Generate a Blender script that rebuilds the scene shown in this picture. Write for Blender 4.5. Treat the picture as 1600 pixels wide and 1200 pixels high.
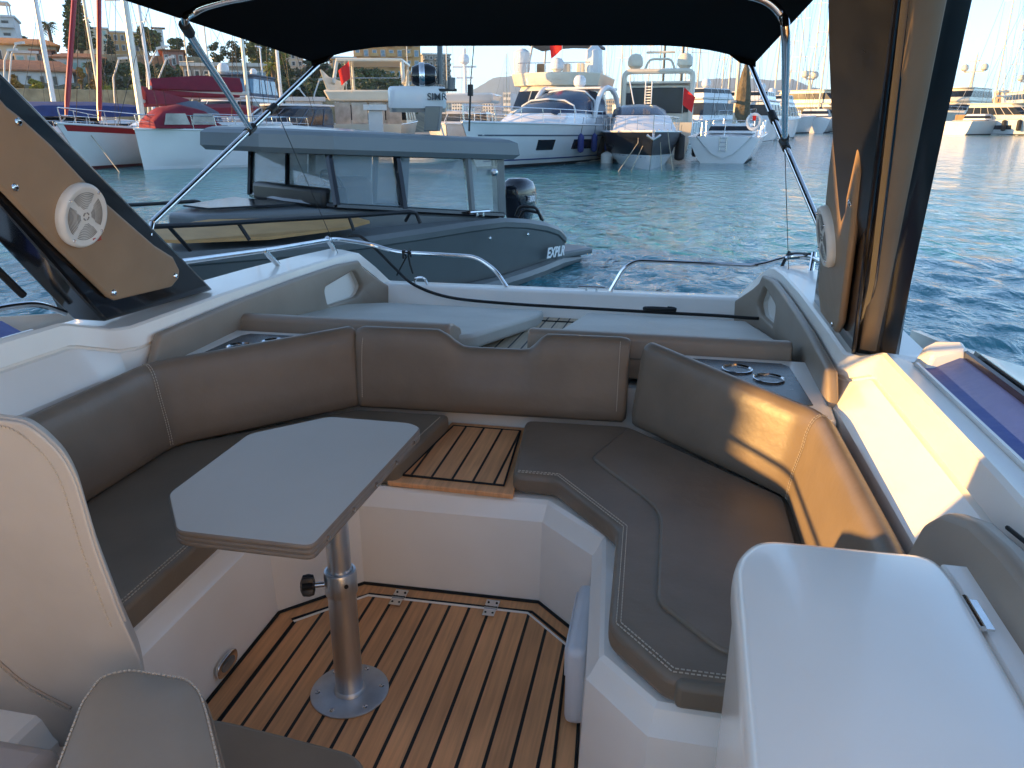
import bpy, bmesh, math, random
import numpy as np
from mathutils import Vector, Matrix
R = math.radians
random.seed(7)
for o in list(bpy.data.objects): bpy.data.objects.remove(o)
SC = bpy.context.scene
COL = SC.collection
# ---------------------------------------------------------------- camera
H = 1.55; PIT = math.atan(413/1200); YAW = R(11.4); FPX = 1200.0
WZ = -0.5                                   # water level (cockpit sole is z = 0)
cam = bpy.data.cameras.new('camera'); cam.sensor_width = 36; cam.lens = 27.0
cam.clip_start = 0.05; cam.clip_end = 20000
camo = bpy.data.objects.new('camera', cam); COL.objects.link(camo)
camo.location = (0, 0, H); camo.rotation_euler = (math.pi/2 - PIT, 0, YAW)
SC.camera = camo
# ---------------------------------------------------------------- light
SUN_AZ = R(-105)      # direction TO the sun, clockwise from +Y
SUN_EL = R(10.5)
w = bpy.data.worlds.new("World"); SC.world = w; w.use_nodes = True
nt = w.node_tree; nt.nodes.clear()
sky = nt.nodes.new('ShaderNodeTexSky'); sky.sky_type = 'NISHITA'; sky.sun_disc = False
sky.sun_elevation = SUN_EL; sky.sun_rotation = SUN_AZ % (2*math.pi)
sky.air_density = 0.45; sky.dust_density = 0.0; sky.ozone_density = 3.0
bg = nt.nodes.new('ShaderNodeBackground'); bg.inputs[1].default_value = 0.15
wo = nt.nodes.new('ShaderNodeOutputWorld')
nt.links.new(sky.outputs[0], bg.inputs[0]); nt.links.new(bg.outputs[0], wo.inputs[0])
sl = bpy.data.lights.new('sun', 'SUN'); sl.energy = 2.6; sl.angle = R(0.5); sl.color = (1.0, 0.62, 0.29)
so = bpy.data.objects.new('sun', sl); COL.objects.link(so)
sdir = Vector((math.sin(SUN_AZ)*math.cos(SUN_EL), math.cos(SUN_AZ)*math.cos(SUN_EL), math.sin(SUN_EL)))
so.rotation_euler = sdir.to_track_quat('Z', 'Y').to_euler()
SC.view_settings.view_transform = 'Standard'; SC.view_settings.look = 'None'
SC.view_settings.gamma = 1; SC.view_settings.exposure = 2.42
SC.view_settings.use_white_balance = True; SC.view_settings.white_balance_temperature = 9300; SC.view_settings.white_balance_tint = 2
SC.render.engine = 'CYCLES'

# ---------------------------------------------------------------- measuring helpers (pixel of the 1600x1200 photo -> point on a known plane)
def ray(px, py):
    x = (px-800)/FPX; y = -(py-600)/FPX
    cp, sp, cy, sy = math.cos(PIT), math.sin(PIT), math.cos(YAW), math.sin(YAW)
    f = cp+y*sp; u = -sp+y*cp
    return (x*cy-f*sy, x*sy+f*cy, u)
def PZ(px, py, z):
    d = ray(px, py); t = (z-H)/d[2]; return Vector((d[0]*t, d[1]*t, z))
def PY(px, py, Y):
    d = ray(px, py); t = Y/d[1]; return Vector((d[0]*t, Y, H+d[2]*t))
def PX(px, py, X):
    d = ray(px, py); t = X/d[0]; return Vector((X, d[1]*t, H+d[2]*t))
def PL(px, py, a, b):                       # plane x = a + b*z
    d = ray(px, py); t = (a+b*H)/(d[0]-b*d[2]); return Vector((d[0]*t, d[1]*t, H+d[2]*t))
def PD(px, py, D):                          # at horizontal distance D from the camera
    d = ray(px, py); t = D/math.hypot(d[0], d[1]); return Vector((d[0]*t, d[1]*t, H+d[2]*t))
def WPT(px, py): return PZ(px, py, WZ)

# ---------------------------------------------------------------- materials
MATS = {}
def mat(name, col, rough=0.5, metal=0.0, noise=None, bump=None, coat=0.0, spec=0.5, trans=0.0, ior=1.45, sheen=0.0, alpha=1.0, emit=None):
    if name in MATS: return MATS[name]
    m = bpy.data.materials.new(name); m.use_nodes = True; n = m.node_tree.nodes; l = m.node_tree.links
    p = n['Principled BSDF']
    p.inputs['Base Color'].default_value = (*col, 1); p.inputs['Roughness'].default_value = rough
    p.inputs['Metallic'].default_value = metal; p.inputs['Coat Weight'].default_value = coat; p.inputs['Coat Roughness'].default_value = 0.06
    p.inputs['Specular IOR Level'].default_value = spec; p.inputs['IOR'].default_value = ior
    p.inputs['Transmission Weight'].default_value = trans; p.inputs['Sheen Weight'].default_value = sheen
    p.inputs['Alpha'].default_value = alpha
    tc = n.new('ShaderNodeTexCoord')
    if noise:                                # (scale, amount, scale vector)
        t = n.new('ShaderNodeTexNoise'); t.inputs['Scale'].default_value = noise[0]; t.inputs['Detail'].default_value = 6
        mp = n.new('ShaderNodeMapping'); mp.inputs['Scale'].default_value = noise[2] if len(noise) > 2 else (1, 1, 1)
        l.new(tc.outputs['Object'], mp.inputs[0]); l.new(mp.outputs[0], t.inputs['Vector'])
        r = n.new('ShaderNodeValToRGB'); a = noise[1]
        r.color_ramp.elements[0].position = .3; r.color_ramp.elements[1].position = .7
        r.color_ramp.elements[0].color = (*[c*(1-a) for c in col], 1); r.color_ramp.elements[1].color = (*[min(1, c*(1+a)) for c in col], 1)
        l.new(t.outputs['Fac'], r.inputs[0]); l.new(r.outputs[0], p.inputs['Base Color'])
        rr = n.new('ShaderNodeMapRange'); rr.inputs[3].default_value = rough*(1-a*.6); rr.inputs[4].default_value = min(1, rough*(1+a*.6))
        l.new(t.outputs['Fac'], rr.inputs[0]); l.new(rr.outputs[0], p.inputs['Roughness'])
    if bump:                                 # list of (scale, strength, distance)
        prev = None
        for bs, st, di in bump:
            t = n.new('ShaderNodeTexNoise'); t.inputs['Scale'].default_value = bs; t.inputs['Detail'].default_value = 5
            l.new(tc.outputs['Object'], t.inputs['Vector'])
            b = n.new('ShaderNodeBump'); b.inputs['Strength'].default_value = st; b.inputs['Distance'].default_value = di
            l.new(t.outputs['Fac'], b.inputs['Height'])
            if prev: l.new(prev.outputs[0], b.inputs['Normal'])
            prev = b
        l.new(prev.outputs[0], p.inputs['Normal'])
    if emit:
        p.inputs['Emission Color'].default_value = (*emit[0], 1); p.inputs['Emission Strength'].default_value = emit[1]
    MATS[name] = m; return m

VIN = mat('taupe_vinyl', (0.185, 0.140, 0.102), .40, noise=(5, .12), bump=[(600, .12, .001), (9, .28, .014)], spec=.5)
VIN2 = mat('dark_taupe_vinyl', (0.175, 0.142, 0.106), .42, noise=(5, .12), bump=[(600, .12, .001), (6, .25, .012)])
VINP = mat('sunpad_vinyl', (0.46, 0.44, 0.39), .5, noise=(3, .1), bump=[(600, .1, .001), (4, .3, .02)])
VINL = mat('light_taupe_vinyl', (0.46, 0.42, 0.37), .4, noise=(4, .08), bump=[(600, .12, .001), (6, .3, .012)])
VINB = mat('bolster_vinyl', (0.30, 0.235, 0.18), .42, noise=(4, .08), bump=[(600, .12, .001), (8, .15, .01)])
STI = mat('stitch_thread', (0.5, 0.44, 0.36), .8)
GEL = mat('white_gelcoat', (0.86, 0.82, 0.75), .3, noise=(2.5, .05), bump=[(3, .06, .01)], coat=.3)
GELS = mat('textured_gelcoat', (0.68, 0.655, 0.60), .45, noise=(9, .06), bump=[(90, .08, .002)])
CHR = mat('stainless_steel', (0.72, 0.72, 0.72), .13, 1.0, noise=(20, .08))
ALU = mat('brushed_aluminium', (0.62, 0.63, 0.64), .32, 1.0, noise=(8, .12, (6, 6, .6)))
ALUP = mat('anodised_plate', (0.5, 0.54, 0.58), .42, .8, noise=(30, .08))
BLK = mat('gloss_black', (0.006, 0.006, 0.008), .16, noise=(6, .3), coat=.4)
BLKP = mat('black_plastic', (0.012, 0.012, 0.013), .45, noise=(40, .2))
CANV = mat('black_canvas', (0.004, 0.004, 0.0045), .95, noise=(300, .3), bump=[(500, .3, .001)], spec=.1)
GREYT = mat('table_laminate', (0.42, 0.40, 0.36), .58, noise=(2.5, .05), bump=[(900, .04, .0005)])
EDGE = mat('table_edging', (0.16, 0.13, 0.105), .45, noise=(20, .1))
SPK = mat('speaker_plastic', (0.78, 0.77, 0.72), .4, noise=(20, .05))
SPKD = mat('speaker_slots', (0.26, 0.255, 0.24), .7)
PLASW = mat('white_plastic', (0.66, 0.69, 0.72), .35, noise=(8, .05))
BLUEV = mat('violet_blue_panel', (0.045, 0.085, 0.30), .45, noise=(9, .2, (1, .2, 1)), bump=[(14, .4, .01)])  # violet-blue base with streaky tone variation, for the side deck panels
RUB = mat('black_rubber', (0.01, 0.01, 0.01), .55, noise=(60, .2))
DTRAY = mat('dark_tray', (0.06, 0.075, 0.085), .25, noise=(20, .1))
REDM = mat('badge_red', (0.5, 0.02, 0.02), .5)
GAS = mat('black_gasket', (0.006, 0.006, 0.006), .7)

def teak_mat(name, col, pitch, off, groove=.010, lines=True):
    m = bpy.data.materials.new(name); m.use_nodes = True; n = m.node_tree.nodes; l = m.node_tree.links; p = n['Principled BSDF']
    tc = n.new('ShaderNodeTexCoord'); sx = n.new('ShaderNodeSeparateXYZ'); l.new(tc.outputs['Object'], sx.inputs[0])
    mp = n.new('ShaderNodeMapping'); mp.inputs['Scale'].default_value = (60, 2.5, 10); l.new(tc.outputs['Object'], mp.inputs[0])
    t = n.new('ShaderNodeTexNoise'); t.inputs['Scale'].default_value = 1.6; t.inputs['Detail'].default_value = 8; l.new(mp.outputs[0], t.inputs['Vector'])
    t2 = n.new('ShaderNodeTexNoise'); t2.inputs['Scale'].default_value = 3; l.new(tc.outputs['Object'], t2.inputs['Vector'])
    mx = n.new('ShaderNodeMath'); mx.operation = 'ADD'; l.new(t.outputs['Fac'], mx.inputs[0]); l.new(t2.outputs['Fac'], mx.inputs[1])
    r = n.new('ShaderNodeValToRGB'); r.color_ramp.elements[0].position = .75; r.color_ramp.elements[1].position = 1.25
    mr = n.new('ShaderNodeMapRange'); mr.inputs[1].default_value = .7; mr.inputs[2].default_value = 1.3; l.new(mx.outputs[0], mr.inputs[0])
    r.color_ramp.elements[0].position = 0; r.color_ramp.elements[1].position = 1
    r.color_ramp.elements[0].color = (*[c*.78 for c in col], 1); r.color_ramp.elements[1].color = (*[c*1.2 for c in col], 1)
    l.new(mr.outputs[0], r.inputs[0])
    if lines:
        a = n.new('ShaderNodeMath'); a.operation = 'ADD'; a.inputs[1].default_value = off; l.new(sx.outputs[0], a.inputs[0])
        d = n.new('ShaderNodeMath'); d.operation = 'FLOORED_MODULO'; d.inputs[1].default_value = pitch; l.new(a.outputs[0], d.inputs[0])
        c = n.new('ShaderNodeMath'); c.operation = 'LESS_THAN'; c.inputs[1].default_value = groove; l.new(d.outputs[0], c.inputs[0])
        # each plank has its own tone
        dv = n.new('ShaderNodeMath'); dv.operation = 'DIVIDE'; dv.inputs[1].default_value = pitch; l.new(a.outputs[0], dv.inputs[0])
        fl = n.new('ShaderNodeMath'); fl.operation = 'FLOOR'; l.new(dv.outputs[0], fl.inputs[0])
        wn = n.new('ShaderNodeTexWhiteNoise'); wn.noise_dimensions = '1D'; l.new(fl.outputs[0], wn.inputs['W'])
        hv = n.new('ShaderNodeHueSaturation'); mv = n.new('ShaderNodeMapRange'); mv.inputs[3].default_value = .87; mv.inputs[4].default_value = 1.07
        l.new(wn.outputs[0], mv.inputs[0]); l.new(mv.outputs[0], hv.inputs['Value']); l.new(r.outputs[0], hv.inputs['Color'])
        mi = n.new('ShaderNodeMix'); mi.data_type = 'RGBA'; l.new(c.outputs[0], mi.inputs['Factor'])
        l.new(hv.outputs[0], mi.inputs[6]); mi.inputs[7].default_value = (.006, .006, .006, 1)
        l.new(mi.outputs[2], p.inputs['Base Color'])
        bp = n.new('ShaderNodeBump'); bp.invert = True; bp.inputs['Strength'].default_value = .6; bp.inputs['Distance'].default_value = .002
        l.new(c.outputs[0], bp.inputs['Height']); l.new(bp.outputs[0], p.inputs['Normal'])
    else:
        l.new(r.outputs[0], p.inputs['Base Color'])
    p.inputs['Roughness'].default_value = .62; return m
TEAK_C = (0.74, 0.355, 0.165)
TEAK = teak_mat('teak_planks', TEAK_C, .0672, .015)
TEAK2 = teak_mat('teak_planks_step', TEAK_C, .0735, .0435, .009)
TEAKW = teak_mat('weathered_teak_planks', (0.52, 0.38, 0.25), .062, .015, .009)
TEAKB = teak_mat('teak_border', TEAK_C, 1, 0, lines=False)

# ---------------------------------------------------------------- mesh helpers
class MB:
    def __init__(s): s.v = []; s.f = []
    def add(s, vs, fs):
        b = len(s.v); s.v += [tuple(v) for v in vs]; s.f += [tuple(b+i for i in f) for f in fs]; return s
    def box(s, c, d, rz=0):
        x, y, z = d[0]/2, d[1]/2, d[2]/2; cr, sr = math.cos(rz), math.sin(rz)
        vs = []
        for i in (-1, 1):
            for j in (-1, 1):
                for k in (-1, 1):
                    a, b_ = i*x, j*y; vs.append((c[0]+a*cr-b_*sr, c[1]+a*sr+b_*cr, c[2]+k*z))
        return s.add(vs, [(0, 1, 3, 2), (4, 6, 7, 5), (0, 4, 5, 1), (2, 3, 7, 6), (0, 2, 6, 4), (1, 5, 7, 3)])
    def prism(s, poly, z0, z1):
        n = len(poly); vs = [(p[0], p[1], z0) for p in poly]+[(p[0], p[1], z1) for p in poly]
        return s.add(vs, [tuple(reversed(range(n))), tuple(range(n, 2*n))]+[(i, (i+1) % n, n+(i+1) % n, n+i) for i in range(n)])
    def slab(s, pts, off):                   # planar polygon of 3D points extruded by vector off
        n = len(pts); off = Vector(off); vs = [Vector(p) for p in pts]; vs += [v+off for v in vs]
        return s.add(vs, [tuple(range(n)), tuple(reversed(range(n, 2*n)))]+[(i, n+i, n+(i+1) % n, (i+1) % n) for i in range(n)])
    def loft(s, rings, closed=True, caps=True):
        n = len(rings[0]); vs = [p for r in rings for p in r]; fs = []
        m = n if closed else n-1
        for i in range(len(rings)-1):
            for j in range(m):
                fs.append((i*n+j, i*n+(j+1) % n, (i+1)*n+(j+1) % n, (i+1)*n+j))
        if caps: fs += [tuple(reversed(range(n))), tuple(range((len(rings)-1)*n, len(rings)*n))]
        return s.add(vs, fs)
    def tube(s, pts, r, n=8, caps=True):
        pts = [Vector(p) for p in pts]; rs = r if isinstance(r, (list, tuple)) else [r]*len(pts)
        rings = []; up = None
        for i, p in enumerate(pts):
            a = pts[max(0, i-1)]; b = pts[min(len(pts)-1, i+1)]; t = (b-a)
            if t.length < 1e-9: t = Vector((0, 0, 1))
            t.normalize()
            if up is None:
                up = t.orthogonal().normalized()
            else:
                up = (up - t*up.dot(t))
                up = up.normalized() if up.length > 1e-6 else t.orthogonal().normalized()
            sd = t.cross(up)
            rings.append([p+(up*math.cos(2*math.pi*k/n)+sd*math.sin(2*math.pi*k/n))*rs[i] for k in range(n)])
        return s.loft(rings, True, caps)
    def lathe(s, prof, c=(0, 0, 0), axis='z', n=24):
        rings = []
        for r, z in prof:
            ring = []
            for k in range(n):
                a = 2*math.pi*k/n
                if axis == 'z': q = (c[0]+r*math.cos(a), c[1]+r*math.sin(a), c[2]+z)
                else:
                    ax = Vector(axis).normalized(); u = ax.orthogonal().normalized(); w_ = ax.cross(u)
                    q = Vector(c)+ax*z+(u*math.cos(a)+w_*math.sin(a))*r
                ring.append(q)
            rings.append(ring)
        return s.loft(rings)
    def ball(s, c, r, n=12, m=8, sc=(1, 1, 1)):
        rings = []
        for i in range(m+1):
            t = math.pi*(i/m); t = min(max(t, .03), math.pi-.03)
            rings.append([(c[0]+sc[0]*r*math.sin(t)*math.cos(2*math.pi*k/n), c[1]+sc[1]*r*math.sin(t)*math.sin(2*math.pi*k/n), c[2]-sc[2]*r*math.cos(t)) for k in range(n)])
        return s.loft(rings)
    def build(s, name, m, parent=None, bevel=0, seg=3, smooth=True, sub=0, angle=35, props=None):
        me = bpy.data.meshes.new(name); off = Vector((0, 0, 0))
        if parent is not None: off = WORLD_OFF.get(parent.name, off)
        me.from_pydata([tuple(Vector(v)-off) for v in s.v], [], s.f); me.update()
        bm = bmesh.new(); bm.from_mesh(me); bmesh.ops.recalc_face_normals(bm, faces=bm.faces); bm.to_mesh(me); bm.free()
        me.materials.append(m)
        if smooth:
            me.polygons.foreach_set('use_smooth', [True]*len(me.polygons))
            try: me.set_sharp_from_angle(angle=R(angle))
            except Exception: pass
        o = bpy.data.objects.new(name, me); COL.objects.link(o)
        if parent is not None: o.parent = parent
        WORLD_OFF[o.name] = off
        if bevel:
            b = o.modifiers.new('bevel', 'BEVEL'); b.width = bevel; b.segments = seg; b.limit_method = 'ANGLE'; b.angle_limit = R(32); b.use_clamp_overlap = True
            b.harden_normals = False
        if sub:
            u = o.modifiers.new('sub', 'SUBSURF'); u.levels = sub; u.render_levels = sub
        return o
WORLD_OFF = {}
def thing(name, label, cat, loc=(0, 0, 0), rz=0, group=None, local=False):
    o = bpy.data.objects.new(name, None); COL.objects.link(o); o.location = loc; o.rotation_euler = (0, 0, rz)
    o.empty_display_size = .2
    o['label'] = label; o['category'] = cat
    if group: o['group'] = group
    if not local: WORLD_OFF[o.name] = Vector(loc)
    return o
def tag(o, label, cat, group=None):
    o['label'] = label; o['category'] = cat
    if group: o['group'] = group
    return o
def structure(o): o['kind'] = 'structure'; return o
def stuff(o, label=None, cat=None):
    o['kind'] = 'stuff'
    if label: o['label'] = label; o['category'] = cat
    return o
def plabel(o, s): o['label'] = s; return o
def copy_tree(o, parent=None):
    c = o.copy(); COL.objects.link(c); c.parent = parent
    for ch in list(o.children): copy_tree(ch, c)
    return c
def smooth_path(pts, k=6):
    pts = [Vector(p) for p in pts]; out = []
    for i in range(len(pts)-1):
        p0 = pts[max(0, i-1)]; p1 = pts[i]; p2 = pts[i+1]; p3 = pts[min(len(pts)-1, i+2)]
        for j in range(k):
            t = j/k
            out.append(.5*((2*p1)+(p2-p0)*t+(2*p0-5*p1+4*p2-p3)*t*t+(-p0+3*p1-3*p2+p3)*t**3))
    out.append(pts[-1]); return out
def fillet(pts, r, k=5, closed=False):
    """round the corners of a 2D/3D polyline"""
    pts = [Vector(p) for p in pts]; n = len(pts); out = []
    for i, p in enumerate(pts):
        if not closed and i in (0, n-1): out.append(p); continue
        a = pts[i-1]-p; b = pts[(i+1) % n]-p; rr = min(r, a.length*.45, b.length*.45)
        a = p+a.normalized()*rr; b = p+b.normalized()*rr
        for j in range(k+1):
            t = j/k; out.append(a*(1-t)**2+p*2*t*(1-t)+b*t*t)
    return out
def text_mesh(name, body, size, m, parent, origin, xdir, ydir, depth=.004, bold=0, shear=0, align='LEFT'):
    cu = bpy.data.curves.new(name+'_curve', 'FONT'); cu.body = body; cu.size = size; cu.extrude = depth; cu.offset = bold; cu.shear = shear; cu.align_x = align
    t = bpy.data.objects.new(name+'_tmp', cu); COL.objects.link(t)
    dg = bpy.context.evaluated_depsgraph_get(); me = bpy.data.meshes.new_from_object(t.evaluated_get(dg)); bpy.data.objects.remove(t)
    x = Vector(xdir).normalized(); y = Vector(ydir); y = (y-x*y.dot(x)).normalized(); z = x.cross(y)
    M = Matrix((x, y, z)).transposed().to_4x4(); M.translation = Vector(origin)-(WORLD_OFF.get(parent.name, Vector((0, 0, 0))) if parent else Vector((0,0,0)))
    me.transform(M); me.materials.clear(); me.materials.append(m)
    o = bpy.data.objects.new(name, me); COL.objects.link(o)
    if parent: o.parent = parent
    return o
def V(*a): return Vector(a)
def offset_path(pts, d):
    """offset an open 2D polyline to its left by d (a number)"""
    pts = [Vector((p[0], p[1])) for p in pts]; n = len(pts); out = []
    for i, p in enumerate(pts):
        t1 = (p-pts[i-1]).normalized() if i > 0 else None
        t2 = (pts[i+1]-p).normalized() if i < n-1 else None
        if t1 is None: t1 = t2
        if t2 is None: t2 = t1
        n1 = Vector((-t1.y, t1.x)); n2 = Vector((-t2.y, t2.x)); b = (n1+n2)
        b = b.normalized(); c = max(.45, b.dot(n1)); out.append(p+b*(d/c))
    return out
CX = -0.63                                   # centre line of the boat
def mx(p): return (2*CX-p[0],)+tuple(p[1:])

# ================================================================ OUR BOAT
boat = thing('motorboat', 'white and taupe open bow cockpit of the boat the photo is taken from', 'boat', (CX, 1.6, 0))
# --- well wall, rim and bench deck as one moulded liner
inner = [(-1.19, .2), (-1.19, 1.97), (-.975, 2.19), (-.35, 2.2), (-.175, 2.035), (-.135, 1.49), (.02, 1.33), (.26, 1.325), (.62, 1.325)]
def lift(path, z): return [Vector((p[0], p[1], z)) for p in path]
r0 = lift(inner, 0.0)
r1 = lift(offset_path(inner, .012), .30)
r2 = lift(offset_path(inner, .022), .312)
r3 = lift(offset_path(inner, .040), .352)
r4 = lift(offset_path(inner, .052), .362)
outer = [(-2.0, .2), (-2.0, 2.6), (-1.45, 3.3), (.1, 3.3), (.62, 2.7), (.70, 1.9), (.70, 1.6), (.70, 1.5), (.70, 1.4)]
r5 = lift(outer, .366)
MB().loft([r0, r1, r2, r3, r4, r5], False, False).build('cockpit_liner', GEL, boat, angle=25)
# floor
fl = [(-1.2, .2), (-1.2, 1.97), (-.975, 2.2), (-.35, 2.21), (-.165, 2.04), (-.12, 1.49), (.03, 1.32), (.62, 1.32), (.62, .2)]
MB().prism(fl, -.04, 0).build('floor_border', TEAKB, boat)
def clipx(poly, x0):
    return poly
fi = [(-1.115, .2), (-1.115, 1.93), (-.93, 2.115), (-.375, 2.125), (-.225, 1.985), (-.195, 1.45), (-.195, .2)]
MB().prism(fi, 0, .004).build('teak_floor', TEAK, boat)
g = MB()
hp = [Vector((-1.115, 1.93, .006)), Vector((-.93, 2.115, .006)), Vector((-.375, 2.125, .006)), Vector((-.225, 1.985, .006))]
g.tube(hp, .004, 6); g.build('hatch_trim', GEL, boat)
g = MB()
for pth in ([(-1.115, .2), (-1.115, 1.93)], [(-.225, 1.985), (-.195, 1.45), (-.195, .2)]):
    g.tube([(p[0], p[1], .0035) for p in pth], .0045, 6)
op = offset_path(inner, -.004)
g.tube([(p.x, p.y, .003) for p in op], .006, 6)
g.tube([(p[0]+(.012 if p[0] > -.6 else -.012 if p[0] < -1 else 0), p[1]+.012, .0035) for p in hp], .0045, 6)
g.build('black_caulking', GAS, boat)
for hx, hy in ((-.822, 2.117), (-.50, 2.121)):
    h = MB(); h.box((hx, hy+.026, .009), (.046, .040, .004)); h.box((hx, hy-.022, .010), (.040, .044, .004)); h.tube([(hx-.022, hy+.002, .011), (hx+.022, hy+.002, .011)], .006, 8)
    hh = h.build('floor_hinge', CHR, boat)
    for a, b in ((-.014, .03), (.014, .03), (-.012, -.026), (.012, -.026)): MB().lathe([(.004, 0), (.004, .002), (.001, .003)], (hx+a, hy+b, .011), n=8).build('screw', BLKP, hh)
# courtesy light in the left wall of the well
cl = MB(); c0 = (-1.187, 1.655, .04)
def oval(cx_, cy_, cz_, w_, h_, d0, d1, n=20):
    ra = []; rb = []
    for k in range(n):
        a = 2*math.pi*k/n; ca, sa = math.cos(a), math.sin(a)
        yy = cy_+math.copysign(abs(ca)**.6, ca)*w_; zz = cz_+math.copysign(abs(sa)**.8, sa)*h_
        ra.append((cx_+d0, yy, zz)); rb.append((cx_+d1, yy, zz))
    return [ra, rb]
cl.loft(oval(-1.187, 1.65, .052, .052, .028, 0, .012)); clo = cl.build('courtesy_light', CHR, boat, bevel=.003)
c2 = MB(); c2.loft(oval(-1.187, 1.65, .052, .032, .014, .008, .0145)); c2.build('lens', mat('light_lens', (.2, .19, .17), .2, noise=(40, .2)), clo)
# white moulded box on the right wall of the well
mb_ = MB(); mb_.box((-.165, 1.81, .13), (.055, .32, .24)); wb = mb_.build('wall_locker', PLASW, boat, bevel=.02)
m2 = MB(); m2.box((-.1945, 1.81, .19), (.006, .26, .09)); m2.build('door', PLASW, wb, bevel=.004)
# teak step in the bench gap
st = [(-.885, 2.235), (-.445, 2.222), (-.49, 2.80), (-.815, 2.80)]
sb = MB().prism(st, .368, .386).build('teak_step', TEAKB, boat, bevel=.004)
MB().prism([(-.845, 2.285), (-.487, 2.275), (-.522, 2.755), (-.795, 2.755)], .386, .390).build('plank_inlay', TEAK2, sb)
g = MB(); g.tube([(-.845, 2.285, .389), (-.487, 2.275, .389), (-.522, 2.755, .389), (-.795, 2.755, .389), (-.845, 2.285, .389)], .0045, 6); g.build('caulk_line', GAS, sb)
# riser between bench deck and foredeck
MB().prism([(-1.9, 2.86), (.6, 2.86), (.6, 2.90), (-1.9, 2.90)], .36, .56).build('deck_riser', GEL, boat)
# foredeck (falls slightly towards the bow)
def FZ(y): return .565 - (y-3.0)*.07
dk = [(-1.98, 2.87), (.72, 2.87), (.74, 3.6), (.62, 4.3), (.40, 4.45), (-1.62, 4.45), (-1.86, 4.3), (-1.98, 3.6)]
MB().add([(p[0], p[1], FZ(p[1])-.02) for p in dk]+[(p[0], p[1], FZ(p[1])-.3) for p in dk], [tuple(range(8))]+[(i, (i+1) % 8, 8+(i+1) % 8, 8+i) for i in range(8)]).build('foredeck', GEL, boat)
tk = [(-.86, 2.98), (-.44, 2.98), (-.47, 4.25), (-.78, 4.25)]
MB().add([(p[0], p[1], FZ(p[1])) for p in tk]+[(p[0], p[1], FZ(p[1])-.02) for p in tk], [(0, 1, 2, 3), (0, 4, 5, 1), (1, 5, 6, 2), (2, 6, 7, 3), (3, 7, 4, 0)]).build('foredeck_teak', TEAKW, boat)
for y in (3.02, 4.12): MB().tube([(-.83, y, FZ(y)+.002), (-.46, y, FZ(y)+.002)], .005, 6).build('black_caulking', GAS, boat)
# bow wall
bwt = .60
MB().loft([[(x, 4.36, .30), (x, 4.375, bwt-.012), (x, 4.39, bwt), (x, 4.50, bwt), (x, 4.52, bwt-.02), (x, 4.60, -.5)] for x in (-1.82, -1.3, -.6, .1, .62)], True, True).build('bow_wall', GEL, boat, angle=50)
# coamings -----------------------------------------------------------
def coam(side):
    J = .30 if side > 0 else 0; dzr = -.035 if side > 0 else 0
    # stations (x inner, y, top z, width)
    S = [(-1.865, -1.2, .965+dzr, .10), (-1.88, .5, .95+dzr, .10), (-1.895, 1.5, .942+dzr, .10), (-1.90, 2.08+J, .925+dzr, .10), (-1.90, 2.12+J, .915+dzr, .10), (-1.86, 2.26+J*.8, .862+dzr*.6, .24), (-1.83, 2.32+J*.8, .858+dzr*.6, .27),
         (-1.83, 2.9, .850+dzr*.3, .27), (-1.83, 3.5, .835, .25), (-1.825, 4.0, .82, .22), (-1.81, 4.24, .81, .18), (-1.785, 4.31, .795, .16), (-1.72, 4.40, .70, .14), (-1.66, 4.46, .61, .12), (-1.60, 4.49, .57, .10)]
    rings = []
    for i, (x, y, z, wd) in enumerate(S):
        ring = []
        kk = max(0, min(1, (2.3+J-y)/.15))
        for o, dz in ((-.115*kk, -.62), (-.095*kk, -.19), (-.006*kk, -.088), (.008, -.084), (.008, -.077), (-.002, -.073), (.012, -.008), (.022, 0), (wd, -.028 if wd < .12 else .004), (wd+.006, -.045), (wd+.05, -.25), (wd-.02, -1.3)):
            zz = z+dz if dz > -.6 else (.36 if o <= 0 else -.7)
            # chamfered bow corner turns the section inwards
            q = (x-o, y+ (o*.6 if y > 4.15 else 0), zz)
            ring.append(q if side < 0 else mx(q))
        rings.append(ring)
    return MB().loft(rings, False, False)
for sd, lb in ((-1, 'left coaming in shade'), (1, 'right coaming lit by low sun')):
    plabel(coam(sd).build('coaming', GEL, boat, angle=28), lb)
# blue side deck panels and window channels next to the rear part of the coaming
for sd in (-1, 1):
    J = .30 if sd > 0 else 0; dz = -.035 if sd > 0 else 0
    def q(o, y, z): p = (-1.9-o, y, z); return p if sd < 0 else mx(p)
    ST = [(-1.2, .965+dz), (.5, .95+dz), (1.5, .942+dz), (2.06+J, .925+dz)]
    MB().loft([[q(.098, y, z-.05), q(.098, y, z-.024), q(.101, y, z-.018), q(.109, y, z-.018), q(.112, y, z-.024), q(.112, y, z-.05)] for y, z in ST]).build('deck_lip', GEL, boat, angle=60)
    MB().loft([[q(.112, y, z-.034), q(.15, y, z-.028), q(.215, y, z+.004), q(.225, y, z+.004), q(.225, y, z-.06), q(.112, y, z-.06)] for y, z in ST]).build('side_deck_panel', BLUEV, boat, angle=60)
    MB().loft([[q(.225, y, z-.05), q(.225, y, z+.022), q(.234, y, z+.026), q(.238, y, z+.010), q(.250, y, z+.010), q(.254, y, z+.026), q(.265, y, z+.022), q(.265, y, z-.05)] for y, z in ST]).build('window_channel', BLK, boat, angle=30)
    MB().loft([[q(.266, y, z-.04), q(.266, y, z+.012), q(.30, y, z+.010), q(w_, y, z-.015), q(w_+.02, y, z-.05), q(w_-.02, y, z-.4), q(.27, y, z-.4)] for (y, z), w_ in list(zip(ST, (.44, .43, .42, .40)))+[((2.45+J, .85+dz*.5), .34), ((2.7+J, .80), .29)]]).build('outer_deck', GEL, boat, angle=40)
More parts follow.
